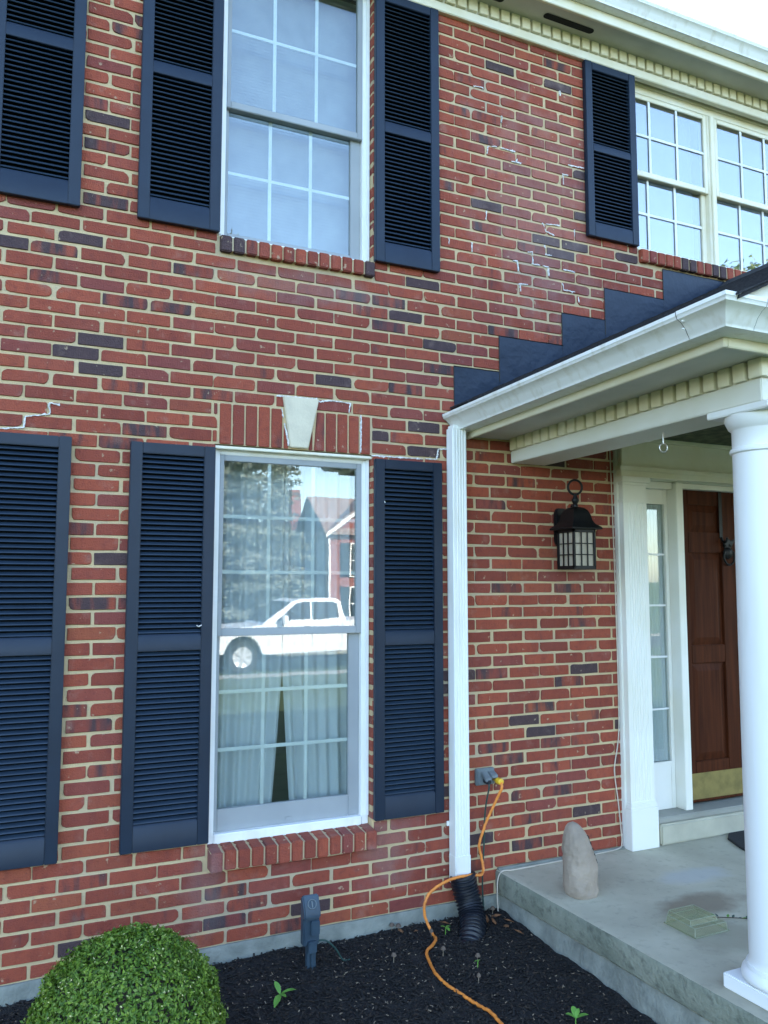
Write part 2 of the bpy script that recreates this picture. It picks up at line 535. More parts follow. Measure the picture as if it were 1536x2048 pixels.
# openings in the brickwork: (x0, x1, z0, z1)
LOW = (.757, 1.597, .447, 2.362)
UPP = (.757, 1.597, 3.424, 5.06)
RGT = (3.342, 5.035, 3.838, 5.06)
DOOR = (3.235, 5.245, -.02, 2.64)
HOLES = [LOW, UPP, RGT, DOOR]
SOLID = [(.752, 1.603, .350, .447), (.752, 1.603, 3.335, 3.424), (3.470, 5.045, 3.745, 3.838), (.770, 1.590, 2.362, 2.572), (2.42, 6.1, -.02, .13)]
wall = None
def mortar_wall():
    m = MB()
    e = .003
    hs = [(a - e, b + e, c - e, d + e) for a, b, c, d in HOLES]
    bx = sorted({XW0, XW1, *[h[0] for h in hs], *[h[1] for h in hs]})
    bz = sorted({0., ZW1, *[min(max(h[2], 0.), ZW1) for h in hs], *[min(h[3], ZW1) for h in hs]})
    Y = .0062
    for i in range(len(bx) - 1):
        for j in range(len(bz) - 1):
            cx, cz = (bx[i] + bx[i + 1]) / 2, (bz[j] + bz[j + 1]) / 2
            if any(h[0] < cx < h[1] and h[2] < cz < h[3] for h in hs):
                continue
            m.add([(bx[i], Y, bz[j]), (bx[i + 1], Y, bz[j]), (bx[i + 1], Y, bz[j + 1]), (bx[i], Y, bz[j + 1])], [(0, 1, 2, 3)])
    for (a, b, c, d) in hs:
        d = min(d, ZW1); c = max(c, 0)
        for x in (a, b):
            m.add([(x, Y, c), (x, .12, c), (x, .12, d), (x, Y, d)], [(0, 1, 2, 3)])
        m.add([(a, Y, d), (b, Y, d), (b, .12, d), (a, .12, d)], [(0, 1, 2, 3)])
        m.add([(a, Y, c), (b, Y, c), (b, .12, c), (a, .12, c)], [(0, 1, 2, 3)])
    return m.build('brick_wall', 'mortar', house)
wall = mortar_wall()

DARK = [(220, 240), (160, 472), (30, 482), (1000, 135), (1115, 170), (970, 407), (1160, 345), (1160, 430), (1093, 475), (1153, 490), (1118, 505), (1253, 510),
        (848, 567), (202, 680), (155, 704), (202, 737), (660, 760), (808, 632), (783, 652), (878, 690), (838, 902), (880, 857), (1098, 925), (1163, 1337), (1045, 1442),
        (1078, 1462), (1233, 1450), (895, 1350), (895, 1375), (1175, 1622), (963, 1675), (900, 1582), (140, 1895), (225, 1117), (582, 1824), (755, 875)]
SEMI = [(192, 207), (217, 295), (215, 400), (112, 492), (365, 535), (262, 65), (1113, 127), (973, 277), (255, 602), (345, 615), (295, 862), (412, 790), (230, 885),
        (687, 587), (760, 648), (788, 602), (808, 777), (1008, 662), (875, 739), (983, 1495), (975, 1347), (1135, 1365), (1058, 1415), (1053, 1640), (1050, 1690),
        (487, 1807), (440, 1847), (565, 1855), (445, 1780), (165, 1060), (245, 1210), (190, 1210), (1150, 1180), (1020, 1180), (960, 1000), (1010, 1525), (1080, 1525), (1150, 1475)]
darkpts = [(on_wall(*p), 1.) for p in DARK] + [(on_wall(*p), .52) for p in SEMI]
def outline(w, h, full):
    # irregular face outline of one brick: worn or smeared-over corners, slightly bowed edges
    pts = []
    j = lambda s=.0011: random.uniform(-s, s)
    for cx, cz, dx, dz in ((-1, -1, 1, 0), (1, -1, 0, 1), (1, 1, -1, 0), (-1, 1, 0, -1)):
        X, Z = cx * w / 2, cz * h / 2
        big = random.random() < .27 and w > .06
        kx = random.uniform(.006, .026) if big else random.uniform(.0015, .005)
        kz = random.uniform(.006, .026) if big else random.uniform(.0015, .005)
        a = (X - cx * kx + j(), Z + j(.0007)); b = (X + j(.0008), Z - cz * kz + j())
        mid = (X - cx * kx * random.uniform(.2, .45), Z - cz * kz * random.uniform(.2, .45))
        if (cx, cz) in ((-1, -1), (1, 1)):
            seq = [b, mid, a]
        else:
            seq = [a, mid, b]
        pts += seq
        # a point along the following edge
        if dx:
            pts.append((random.uniform(-.25, .25) * w, Z + j(.0022)))
    return pts
def brick_mesh(m, cx, cz, w, h, depth, face=0.):
    pts = outline(w, h, True)
    n = len(pts)
    tilt = random.uniform(-.0012, .0012); ty = random.uniform(-.0012, .0010) + face
    f0 = lambda x: ty + tilt * (x / (w / 2 + 1e-6))
    e = .0022
    vs = [(cx + x, depth, cz + z) for x, z in pts] + [(cx + x, f0(x) + .0028, cz + z) for x, z in pts]
    vs += [(cx + x * (1 - 2 * e / w), f0(x), cz + z * (1 - 2 * e / h)) for x, z in pts]
    fs = [(i, (i + 1) % n, n + (i + 1) % n, n + i) for i in range(n)] + [(n + i, n + (i + 1) % n, 2 * n + (i + 1) % n, 2 * n + i) for i in range(n)]
    fs.append(tuple(range(2 * n, 3 * n)))
    m.add(vs, fs)
    return 3 * n
def tone_for(x0, x1, z0, z1):
    t = [random.random(), 0., random.random()]
    r = random.random()
    if r < .045: t[1] = random.uniform(.36, .48)
    elif r < .20: t[1] = random.uniform(.16, .30)
    for P, d in darkpts:
        if x0 - .006 < P.x < x1 + .006 and z0 < P.z < z1:
            t[1] = d
    return t
SH = [(-.297, .098, .48, 2.342), (.355, .751, .48, 2.342), (1.600, 2.000, .48, 2.342), (-.297, .098, 3.424, 4.985), (.356, .752, 3.424, 4.985), (1.600, 1.996, 3.424, 4.985), (3.045, 3.450, 3.836, 4.985)]
def subtract(iv, a, b):
    out = []
    for p, q in iv:
        if b <= p or a >= q: out.append((p, q)); continue
        if a > p: out.append((p, a))
        if b < q: out.append((b, q))
    return out
bricks = []
for r in range(75):
    z0, z1 = r * C + .0068, (r + 1) * C - .0068
    zc = (z0 + z1) / 2
    k0 = int(math.floor(XW0 / MOD))
    for k in range(k0, int(XW1 / MOD) + 1):
        off = (.5 if r % 2 else 0.) * MOD + random.uniform(-.006, .006)
        a = k * MOD + off + .0062; b = (k + 1) * MOD + (.5 if r % 2 else 0.) * MOD - .0062 + random.uniform(-.004, .004)
        a, b = max(a, XW0), min(b, XW1)
        iv = [(a, b)]
        for h in HOLES + SOLID:
            if h[2] < zc < h[3]:
                g = 0. if h in HOLES else .007
                iv = subtract(iv, h[0] - g, h[1] + g)
        for p, q in iv:
            if q - p > .012:
                bricks.append((p, q, z0 + random.uniform(-.0012, .0012), z1 + random.uniform(-.0012, .0012)))
def shown(bk):
    p, q, z0, z1 = bk
    cx, cz = (p + q) / 2, (z0 + z1) / 2
    u, v = project((cx, 0, cz))
    if not (20 < u < 1516 and 20 < v < 2028): return 0
    for s in SH:
        o = min(q, s[1] + .02) - max(p, s[0])
        if o > .35 * (q - p) and s[2] < cz < s[3]: return 0
    if cz < .25 and cx < .75: return 0
    if 2.0 < cx < 2.17 and cz < 2.6: return 0
    c = [project((x, 0, z)) for x, z in ((p, z0), (q, z0), (q, z1), (p, z1))]
    return abs(sum(c[i][0] * c[(i + 1) % 4][1] - c[(i + 1) % 4][0] * c[i][1] for i in range(4))) / 2
order = sorted(range(len(bricks)), key=lambda i: -shown(bricks[i]))
single = set(order[:300])
rest, rtone = MB(), []
for i, (p, q, z0, z1) in enumerate(bricks):
    cx, cz, w, h = (p + q) / 2, (z0 + z1) / 2, q - p, z1 - z0
    t = tone_for(p, q, z0, z1)
    near_hole = any((abs(p - hh[1]) < .02 or abs(q - hh[0]) < .02) and hh[2] - .05 < cz < hh[3] + .05 for hh in HOLES)
    dep = .095 if near_hole else .03
    if i in single:
        m = MB(); brick_mesh(m, cx, cz, w, h, dep)
        m.build('brick', 'brick', wall, loc=(cx, 0, cz), tone=t)
    else:
        n = brick_mesh(rest, cx, cz, w, h, dep)
        rtone += t + [1.]
        rtone += (t + [1.]) * (n - 1)
o = rest.build('remaining_bricks', 'brick', wall)
a = o.data.attributes.new('tone', 'FLOAT_COLOR', 'POINT')
a.data.foreach_set('color', rtone)
tag(o, kind='stuff')
# window sills of rowlock bricks
def sill(x0, x1, ztop, zbot, n, front, back, dark=()):
    w = (x1 - x0) / n
    for k in range(n):
        a, b = x0 + k * w + .0045, x0 + (k + 1) * w - .0045
        m = MB(); j = random.uniform(-.003, .003)
        m.prism([(front + j, zbot + random.uniform(-.003, .003)), (back, zbot), (back, ztop + .004), (front + j, ztop - .010 + j)], 0, a, b)
        t = [random.random(), 1. if k in dark else random.choice((0, 0, .2, .3)), random.random() * .85]
        m.build('sill_brick', 'brick', wall, bev=.005, seg=2, loc=((a + b) / 2, front, zbot), tone=t)
    m = MB(); m.prism([(front + .009, zbot + .004), (back, zbot + .004), (back, ztop - .002), (front + .009, ztop - .016)], 0, x0 + .006, x1 - .006)
    m.build('sill_mortar', 'mortar', wall)
sill(.752, 1.603, .452, .353, 13, -.062, .10)
sill(.756, 1.603, 3.424, 3.337, 13, -.028, .10, (0, 1, 12))
sill(3.470, 5.045, 3.838, 3.747, 23, -.028, .10, (5, 6, 9, 10))
# soldier course over the lower window, with its keystone
KT, KB = (1.095, 1.290), (1.137, 1.231)
xk = lambda z, s: KB[s] + (KT[s] - KB[s]) * (z - 2.370) / (2.633 - 2.370)
def soldier(x0, x1):
    m = MB()
    zt, zb = 2.568 + random.uniform(-.002, .002), 2.366
    pl = [(x0 + .0045, zb), (x1 - .0045, zb), (x1 - .0045, zt), (x0 + .0045, zt)]
    if x1 > 1.095 and x0 < 1.20:
        pl = [(x0 + .0045, zb), (min(x1 - .0045, xk(zb, 0) - .008), zb), (min(x1 - .0045, xk(zt, 0) - .008), zt), (x0 + .0045, zt)]
    if x0 > 1.18 and x0 < 1.30:
        pl = [(max(x0 + .0045, xk(zb, 1) + .008), zb), (x1 - .0045, zb), (x1 - .0045, zt), (max(x0 + .0045, xk(zt, 1) + .008), zt)]
        if pl[3][0] >= pl[2][0] - .004:
            pl = [pl[0], pl[1], (pl[1][0], (zb + zt) / 2)]
    if pl[2][0] <= pl[3 % len(pl)][0] + .004 and len(pl) == 4:
        pl = [pl[0], pl[1], (pl[0][0], zb + .6 * (zt - zb))]
    if pl[1][0] - pl[0][0] < .006:
        return
    m.prism([(x, z) for x, z in pl], 1, 0., .09)
    m.build('lintel_brick', 'brick', wall, bev=.003, loc=((x0 + x1) / 2, 0, zb), tone=[random.random(), random.choice((0, 0, .25, .4)), random.random() * .85])
w = (1.137 - .772) / 5.55
for k in range(6): soldier(.772 + k * w, .772 + (k + 1) * w)
w = (1.588 - 1.231) / 5.5
for k in range(6): soldier(1.588 - (k + 1) * w, 1.588 - k * w)
m = MB(); m.prism([(KB[0], 2.372), (KB[1], 2.372), (KT[1], 2.633), (KT[0], 2.633)], 1, -.014, .08)
m.build('keystone', 'keystone', wall, bev=.004)
# white sealant smeared into cracked joints
SEAL = [[(974, 307), (976, 293), (989, 293), (1034, 304), (1035, 318), (1030, 326)], [(1023, 323), (1042, 327)], [(947, 172), (966, 175)], [(1120, 182), (1120, 192)], [(1003.4, 232), (1003.4, 245)], [(1136, 330), (1168, 337)],
        [(1124, 348), (1136, 351)], [(1126, 350), (1127, 369)], [(973, 421.5), (972, 439)], [(1085, 445.5), (1091.5, 462.5), (1108.5, 471)], [(1091, 448), (1119, 451)], [(1149, 459), (1149, 474)],
        [(897.6, 476), (898, 489)], [(944, 484.5), (944, 503.6)], [(1089.5, 490), (1091.5, 509), (1105.6, 512)], [(1056, 503.6), (1064.6, 503.6), (1066, 528.5)], [(1026.5, 521), (1035, 522.6), (1036.8, 541.7)],
        [(1067.5, 528.5), (1096.8, 534), (1098, 552)], [(1126, 538.7), (1149.6, 544.6)], [(1036.8, 568), (1055.8, 569.5)], [(1041, 569.5), (1040.6, 582.7)], [(1124.7, 566.6), (1127.6, 579.7), (1155.4, 585.6), (1158.3, 604.7)],
        [(637.6, 803), (662, 801), (700.7, 807), (698, 825.6)], [(721.8, 830.5), (721.8, 904.8)], [(553, 791), (634, 798)], [(559, 795), (578, 891)], [(98, 807), (100, 828), (50, 833), (47, 855), (0, 857)], [(98, 806), (120, 809)],
        [(743.4, 911.5), (800, 915), (871, 919)], [(873, 919), (876, 898), (896, 898)]]
def joint(P):
    # the nearest bed or head joint of the bond to a wall point
    return Vector((P.x, 0, P.z))
for pl in SEAL:
    pts = [joint(on_wall(*p)) for p in pl]
    dense = []
    for a, b in zip(pts, pts[1:]):
        n = max(4, int((b - a).length / .004))
        dense += [a.lerp(b, k / n) for k in range(n)]
    dense.append(pts[-1])
    m_ = len(dense)
    sd0 = random.uniform(0, 50)
    runs, cur = [], []
    for i, p in enumerate(dense):
        q = mnoise.noise(Vector((i * .11, sd0, 0)))
        if q < -.34 and m_ > 14:
            if len(cur) > 3: runs.append(cur)
            cur = []
            continue
        d = (dense[min(i + 1, m_ - 1)] - dense[max(i - 1, 0)]).normalized()
        nrm = Vector((-d.z, 0, d.x))
        base = .0020 + .0052 * max(0, q + .45) + (.005 if random.random() < .04 else 0)
        w1, w2 = base * random.uniform(.5, 1.2), base * random.uniform(.5, 1.2)
        p = p + nrm * (.003 * mnoise.noise(Vector((i * .2, sd0, 7))) + random.uniform(-.0008, .0008))
        cur.append([p + nrm * w1 + Vector((0, .0055, 0)), p + nrm * w1 * .7 + Vector((0, -.0022, 0)), p - nrm * w2 * .7 + Vector((0, -.0022, 0)), p - nrm * w2 + Vector((0, .0055, 0))])
    if len(cur) > 3: runs.append(cur)
    if not runs: continue
    m = MB()
    for rows in runs:
        n_ = len(rows)
        fs = [(i * 4 + k, i * 4 + k + 1, (i + 1) * 4 + k + 1, (i + 1) * 4 + k) for i in range(n_ - 1) for k in range(3)]
        fs += [(0, 1, 2, 3), tuple((n_ - 1) * 4 + k for k in (3, 2, 1, 0))]
        m.add([v for rw in rows for v in rw], fs)
    m.build('sealant_smear', 'sealant', wall, smooth=50)

# concrete foundation below the bricks
m = MB(); nx = 260
vs, fs = [], []
for i in range(nx + 1):
    x = XW0 + (XW1 - XW0) * i / nx
    e = .012 * mnoise.noise(Vector((x * 6, 0, 0))) + .004 * mnoise.noise(Vector((x * 40, 3, 0)))
    vs += [(x, .08, .001), (x, -.006 + e * .3, .001 + .25 * e), (x, -.012 + e * .4, -.012 + e), (x, -.014 + e, -.45), (x, .08, -.45)]
for i in range(nx):
    fs += [(i * 5 + k, i * 5 + k + 1, i * 5 + 5 + k + 1, i * 5 + 5 + k) for k in range(4)]
m.add(vs, fs); m.build('foundation', 'foundation', house, smooth=40)

# shell of the house: the walls, floors and roof behind and beside the front bricks
SX0, SX1, SY1 = -7.2, 13.2, 9.2
B('side_wall', 'plain_brick', house, (SX0, XW0, .006, .2, -.45, 5.06), bev=0)
B('side_wall', 'plain_brick', house, (XW1, SX1, .006, .2, -.45, 5.06), bev=0)
B('side_wall', 'plain_brick', house, (SX0, SX0 + .2, .2, SY1, -.45, 5.3), bev=0)
B('side_wall', 'plain_brick', house, (SX1 - .2, SX1, .2, SY1, -.45, 5.3), bev=0)
B('back_wall', 'plain_brick', house, (SX0 + .2, SX1 - .2, SY1 - .2, SY1, -.45, 5.3), bev=0)
B('floor_slab', 'interior', house, (SX0 + .21, SX1 - .21, .125, SY1 - .21, .02, .1), bev=0)
B('floor_slab', 'interior', house, (SX0 + .21, SX1 - .21, .125, SY1 - .21, 2.68, 2.86), bev=0)
B('partition_wall', 'interior', house, (2.5, 2.6, .125, SY1 - .21, .1, 2.68), (2.5, 2.6, .125, SY1 - .21, 2.86, 5.2), bev=0)
B('partition_wall', 'interior', house, (SX0 + .21, SX1 - .21, 3.6, 3.7, .1, 2.68), (SX0 + .21, SX1 - .21, 3.6, 3.7, 2.86, 5.2), bev=0)
m = MB()
m.prism([(-.26, 5.255), (4.6, 7.35), (9.5, 5.255), (9.5, 5.17), (-.19, 5.17)], 0, SX0 - .3, SX1 + .3)
m.build('roof', 'shingle', house)

# ---- main cornice: frieze board, dentils, vented soffit, fascia, gutter
CX0, CX1 = SX0 - .25, SX1 + .25
cor = B('cornice', 'trim', house, (CX0, CX1, -.030, .012, 4.988, 5.045), (CX0, CX1, -.022, .012, 5.045, 5.125), bev=.004)
d0 = MB().box(0, .058, -.046, -.0215, 5.047, 5.1172).build('dentil', 'dentil_paint', cor, bev=.0018, loc=(0, -.046, 5.047))
k0 = int((-1.0) / .075)
first = True
for k in range(k0, int(6.4 / .075)):
    x = k * .075 + .02
    if first:
        d0.location = Vector((x, -.046, 5.047)) - WL[cor]; first = False
    else:
        inst(d0, (x, -.046, 5.047 + random.uniform(-.001, .001)), cor)
sof = B('soffit', 'soffit', house, (CX0, CX1, -.198, -.0225, 5.118, 5.135), bev=0)
for xa in (2.02, 2.68, 5.2, .7, -.6):
    m = MB()
    n = 8; pl = []
    for s, x in ((1, xa + .35), (-1, xa + .022)):
        for i in range(n + 1):
            a = -PI / 2 + PI * i / n
            pl.append((x + s * .022 * math.cos(a), -.112 + s * .022 * math.sin(a)))
    m.prism(pl, 2, 5.1145, 5.117)
    m.build('soffit_vent', 'dark_hole', sof)
B('fascia', 'trim', house, (CX0, CX1, -.220, -.1985, 5.108, 5.178), bev=.003)
def gutter_profile(o, zb, zt, sgn=1, w=.10):
    # K-style section as (distance out from the fascia, height)
    return [(0, zb), (w * .58, zb), (w * .60, zb + .012), (w * .63, zb + .016), (w * .70, zb + (zt - zb) * .40), (w * .84, zb + (zt - zb) * .62), (w * .96, zb + (zt - zb) * .72),
            (w * .985, zt - .016), (w, zt - .014), (w, zt), (w * .93, zt), (w * .93, zt - .02), (0, zt - .02)]
m = MB(); m.prism([(-.2205 - d, z) for d, z in gutter_profile(0, 5.176, 5.268)], 0, CX0, CX1)
m.build('gutter', 'gutter_paint', house, smooth=35)

# ------------------------------------------------------------------ windows
def window(hole, rows, label, zmid, split=None, sashmat='sash', pane='glass', mfront=False, sill_h=.03, rail=.04, head=.04, trim='white_metal', stl=.022, str_=.060):
    x0, x1, z0, z1 = hole
    YF = .050
    fw = .040
    zt = min(z1, 5.052)
    fl = .036
    w = B('window', trim, house, (x0, x0 + fl, YF, .125, z0, zt), (x1 - fw, x1, YF, .125, z0, zt), (x0 + fl, x1 - fw, YF, .125, zt - head, zt), (x0 + fl, x1 - fw, YF - .006, .125, z0, z0 + sill_h), bev=.004)
    B('brick_mould', trim, w, (x0 + .002, x0 + .020, YF - .012, YF - .0005, z0 + sill_h, zt - .002), (x1 - .020, x1 - .002, YF - .012, YF - .0005, z0 + sill_h, zt - .002), (x0 + .020, x1 - .020, YF - .012, YF - .0005, zt - head * .55, zt - .002), bev=.003)
    if zt < 3:
        B('head_cap', 'trim', w, (x0 - .004, x1 + .004, .010, YF - .013, zt - .018, zt - .003), bev=.003)
    w['label'] = label
    a, b = x0 + fl, x1 - fw
    def sash(xa, xb, za, zb, y0, rail_b, rail_t, sl, sr):
        B('sash', sashmat, w, (xa, xa + sl, y0, y0 + .028, za, zb), (xb - sr, xb, y0, y0 + .028, za, zb), (xa + sl, xb - sr, y0, y0 + .028, za, za + rail_b), (xa + sl, xb - sr, y0, y0 + .028, zb - rail_t, zb), bev=.003)
        ga, gb, gc, gd = xa + sl, xb - sr, za + rail_b, zb - rail_t
        MB().box(ga, gb, y0 + .012, y0 + .015, gc, gd).build('pane', pane, w)
        dy = -.0125 if mfront else 0.
        for t in (1 / 3., 2 / 3.):
            x = ga + (gb - ga) * t
            B('muntin', 'muntin', w, (x - .009, x + .009, y0 + .0165 + dy, y0 + .0225 + dy, gc, gd), bev=.001)
        for k in range(1, rows):
            z = gc + (gd - gc) * k / rows
            B('muntin', 'muntin', w, (ga, gb, y0 + .0170 + dy, y0 + .0220 + dy, z - .009, z + .009), bev=.001)
    spans = [(a, b)] if not split else [(a, split[0]), (split[1], b)]
    if split:
        B('mullion', trim, w, (split[0], split[1], YF - .002, .125, z0 + sill_h, zt - head), (split[0] + .018, split[1] - .018, YF - .016, YF - .0025, z0 + sill_h, zt - head), bev=.004)
    for (xa, xb) in spans:
        sash(xa, xb, zmid - .022, zt - head, .0525, .038, .030, stl if not split else .030, .030)          # outer, upper sash
        sash(xa, xb, z0 + sill_h, zmid + .012, .0815, rail, .030, stl if not split else .030, str_)      # inner, lower sash
    if rail > .08:
        B('sash_lock_plate', sashmat, w, ((a + b) / 2 - .016, (a + b) / 2 + .016, .0795, .0812, z0 + sill_h + .012, z0 + sill_h + .034), bev=.001)
    return w
window(LOW, 3, 'lower double-hung window with white grilles and half-open curtains', 1.447, sill_h=.045, rail=.105)
window(UPP, 2, 'upper double-hung window with grey sashes', 4.158, sill_h=.020, rail=.032, head=.05)
window(RGT, 2, 'twin double-hung window with white mullion above the porch roof', 4.392, split=(4.162, 4.235), sashmat='trim', pane='bright_glass', mfront=True, sill_h=.018, rail=.034, head=.115, trim='trim', str_=.040)
# curtains: two pleated panels, pulled apart at the bottom
def curtain(xa, xb0, xb1, z0, z1, y, name, label, n, amp=1.):
    m = MB(); NX, NZ = 90, 14
    vs = []
    for j in range(NZ + 1):
        t = j / NZ; z = z0 + (z1 - z0) * t
        xb = xb0 + (xb1 - xb0) * min(1., t / .46) ** .85
        for i in range(NX + 1):
            s = i / NX
            yy = y + amp * (.016 * math.sin(s * n * 2 * PI + .5 * math.sin(3 * t)) + .006 * math.sin(s * n * 5.1 + 2))
            vs.append((xa + (xb - xa) * s, yy, z))
    fs = [(j * (NX + 1) + i, j * (NX + 1) + i + 1, (j + 1) * (NX + 1) + i + 1, (j + 1) * (NX + 1) + i) for j in range(NZ) for i in range(NX)]
    m.add(vs, fs)
    o = m.build(name, 'curtain_cloth', smooth=180, loc=((xa + xb0) / 2, y, z0))
    return tag(o, label, 'curtain', 'curtains in the lower window')
curtain(.74, 1.112, 1.185, .42, 2.46, .20, 'curtain', 'pale pleated curtain panel left of the dark gap in the lower window', 6)
curtain(1.66, 1.232, 1.170, .42, 2.46, .205, 'curtain', 'pale pleated curtain panel right of the dark gap in the lower window', 7)
def blind(x0, x1, z0, z1, y, pitch, label, tilt=80):
    b = empty('window_blind', ((x0 + x1) / 2, y, z0), label, 'blind', 'horizontal blinds behind the upper windows')
    B('headrail', 'blind', b, (x0, x1, y - .02, y + .02, z1 - .03, z1), bev=.003)
    m = MB(); z = z0
    dw = pitch * .62
    ca, sa = math.cos(R(tilt)) * dw, math.sin(R(tilt)) * dw
    while z < z1 - .04:
        m.add([(x0, y - ca, z - sa), (x1, y - ca, z - sa), (x1, y, z + .0015), (x0, y, z + .0015), (x1, y + ca, z + sa), (x0, y + ca, z + sa)], [(0, 1, 2, 3), (3, 2, 4, 5)])
        z += pitch
    tag(m.build('blind_slats', 'blind', b), kind='stuff')
    B('bottom_rail', 'blind', b, (x0, x1, y - .013, y + .013, z0 - .035, z0 - .018), bev=.003)
blind(.80, 1.58, 3.50, 5.02, .19, .018, 'closed pale blind behind the upper grey-sashed window')
blind(3.40, 4.15, 3.90, 5.02, .19, .024, 'white slatted blind behind the left half of the twin window')
blind(4.245, 4.98, 3.90, 5.02, .19, .024, 'white slatted blind behind the right half of the twin window')

# ------------------------------------------------------------------ shutters
LV = {}
def louver_mesh(w):
    key = round(w, 4)
    if key not in LV:
        m = MB()
        pl = [(-.0065, -.0100), (-.0085, -.0080), (-.0070, -.0045), (.0060, .0062), (.0095, .0066), (.0095, .0020), (-.0025, -.0092)]
        m.prism(pl, 0, -w / 2, w / 2)
        me = bpy.data.meshes.new('louver')
        me.from_pydata(m.v, [], m.f)
        bm = bmesh.new(); bm.from_mesh(me); bmesh.ops.recalc_face_normals(bm, faces=bm.faces); bm.to_mesh(me); bm.free()
        me.materials.append(MATS['louver_navy'])
        LV[key] = me
    return LV[key]
def shutter(rc, label, mid, top=.052, bot=.118, midh=.078, stile=.054):
    x0, x1, z0, z1 = rc
    s = empty('shutter', ((x0 + x1) / 2, -.0015, z0), label, 'shutter', 'navy louvered shutters on the brick front')
    Y0, Y1 = -.036, -.006
    B('stile', 'navy', s, (x0, x0 + stile, Y0, Y1, z0, z1), bev=.003)
    B('stile', 'navy', s, (x1 - stile, x1, Y0, Y1, z0, z1), bev=.003)
    B('top_rail', 'navy', s, (x0 + stile, x1 - stile, Y0 + .0012, Y1, z1 - top, z1 - .0005), bev=.003)
    for nm, a, b in (('middle_rail', mid, mid + midh), ('bottom_rail', z0 + .0005, z0 + bot)):
        m = MB()
        m.prism([(Y0 + .0012, a), (Y1, a), (Y1, b), (Y0 + .012, b), (Y0 + .0012, b - .016)], 0, x0 + stile, x1 - stile)
        m.build(nm, 'navy', s, bev=.002)
    B('gap_shade_sheet', 'louver_gap_shade', s, (x0 + .004, x1 - .004, Y1 + .0002, -.0022, z0 + .004, z1 - .004), bev=0)  # dark sheet added for the shade in the open louver gaps
    me = louver_mesh(x1 - x0 - 2 * stile)
    for a, b in ((z0 + bot, mid), (mid + midh, z1 - top)):
        n = int(round((b - a) / .0242))
        for k in range(n):
            z = a + (k + .5) * (b - a) / n + .001
            o = bpy.data.objects.new('louver', me)
            COL.objects.link(o)
            o.parent = s
            o.location = Vector(((x0 + x1) / 2, -.0205, z)) - WL[s]
    return s
shutter(SH[0], 'tall navy shutter cut by the left edge, lower storey', 1.371)
s1 = shutter(SH[1], 'tall navy shutter left of the lower window, chipped white spot on it', 1.371)
P = on_wall(398, 1252, -.032)
m = MB(); m.tube(spline([(P.x - .012, -.034, P.z + .003), (P.x - .002, -.0345, P.z - .002), (P.x + .012, -.034, P.z + .004)], 5), .0028, 6); m.build('paint_chip', 'sealant', s1)
s2 = shutter(SH[2], 'tall navy shutter between the lower window and the white downspout', 1.362)
P = on_wall(769, 1004, -.036)
m = MB(); m.tube([(P.x, -.0375, P.z + .005), (P.x + .003, -.0375, P.z - .005)], .0025, 6); m.build('paint_chip', 'sealant', s2)
shutter(SH[3], 'navy shutter cut by the top left corner, upper storey', 4.168, midh=.07)
shutter(SH[4], 'navy shutter left of the upper grey-sashed window, cut by the top edge', 4.168, midh=.07)
shutter(SH[5], 'navy shutter right of the upper grey-sashed window under the cornice', 4.166, midh=.07)
shutter(SH[6], 'short navy shutter left of the twin window above the porch roof', 4.394, midh=.058, bot=.10)

# ------------------------------------------------------------------ porch slab, step
def zt(z, y, k=.022): return z - k * y     # the porch cornice runs slightly out of level
m = MB(); NS = 90
sx = lambda t: 2.333 + .034 * t
vs, fs = [], []
prof = lambda x, y, e: [(x + .06, y, .1295), (x + .016 + e, y, .130), (x + .004 + e, y, .1265), (x + e * .8, y, .116), (x + e * 1.3, y, .06), (x + .006 + e * 1.6, y, .012), (x + .02, y, .000), (x + .06, y, .000)]
for i in range(NS + 1):
    y = .0 - 1.96 * i / NS
    e = .004 * mnoise.noise(Vector((y * 9, 1, 0))) + .0025 * mnoise.noise(Vector((y * 45, 4, 0)))
    vs += prof(sx(i / NS), y, e)
for i in range(NS):
    fs += [(i * 8 + k, i * 8 + k + 1, (i + 1) * 8 + k + 1, (i + 1) * 8 + k) for k in range(7)]
m.add(vs, fs)
m.box(2.40, 6.15, -1.97, -.0, .0, .1285)
m.add([(2.36, .0, .1297), (6.15, .0, .1297), (6.15, -1.96, .1297), (2.39, -1.96, .1297)], [(0, 1, 2, 3)])
slab = tag(m.build('porch_slab', 'slab', smooth=35), kind='structure')
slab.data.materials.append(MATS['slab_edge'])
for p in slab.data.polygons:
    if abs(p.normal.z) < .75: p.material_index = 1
m = MB(); vs, fs = [], []
for i in range(NS + 1):
    y = .0 - 1.95 * i / NS
    e = .012 * mnoise.noise(Vector((y * 7, 8, 0))) + .004 * mnoise.noise(Vector((y * 40, 9, 0)))
    vs += [(sx(i / NS) + .03, y, .002), (sx(i / NS) + .022 + e, y, -.01), (sx(i / NS) + .012 + e, y, -.12), (sx(i / NS) - .01 + e, y, -.45)]
for i in range(NS):
    fs += [(i * 4 + k, i * 4 + k + 1, (i + 1) * 4 + k + 1, (i + 1) * 4 + k) for k in range(3)]
m.add(vs, fs); m.box(2.44, 6.12, -1.93, -.02, -.45, -.001)
tag(m.build('porch_footing', 'foundation', smooth=40), kind='structure')
# a bead of mortar where slab and wall meet
m = MB(); pts = [(x, -.008, .128 + .006 * mnoise.noise(Vector((x * 9, 5, 0)))) for x in np.linspace(2.345, 3.23, 60)]
m.tube(pts, .014, 8); m.build('slab_joint', 'foundation', wall, smooth=60)

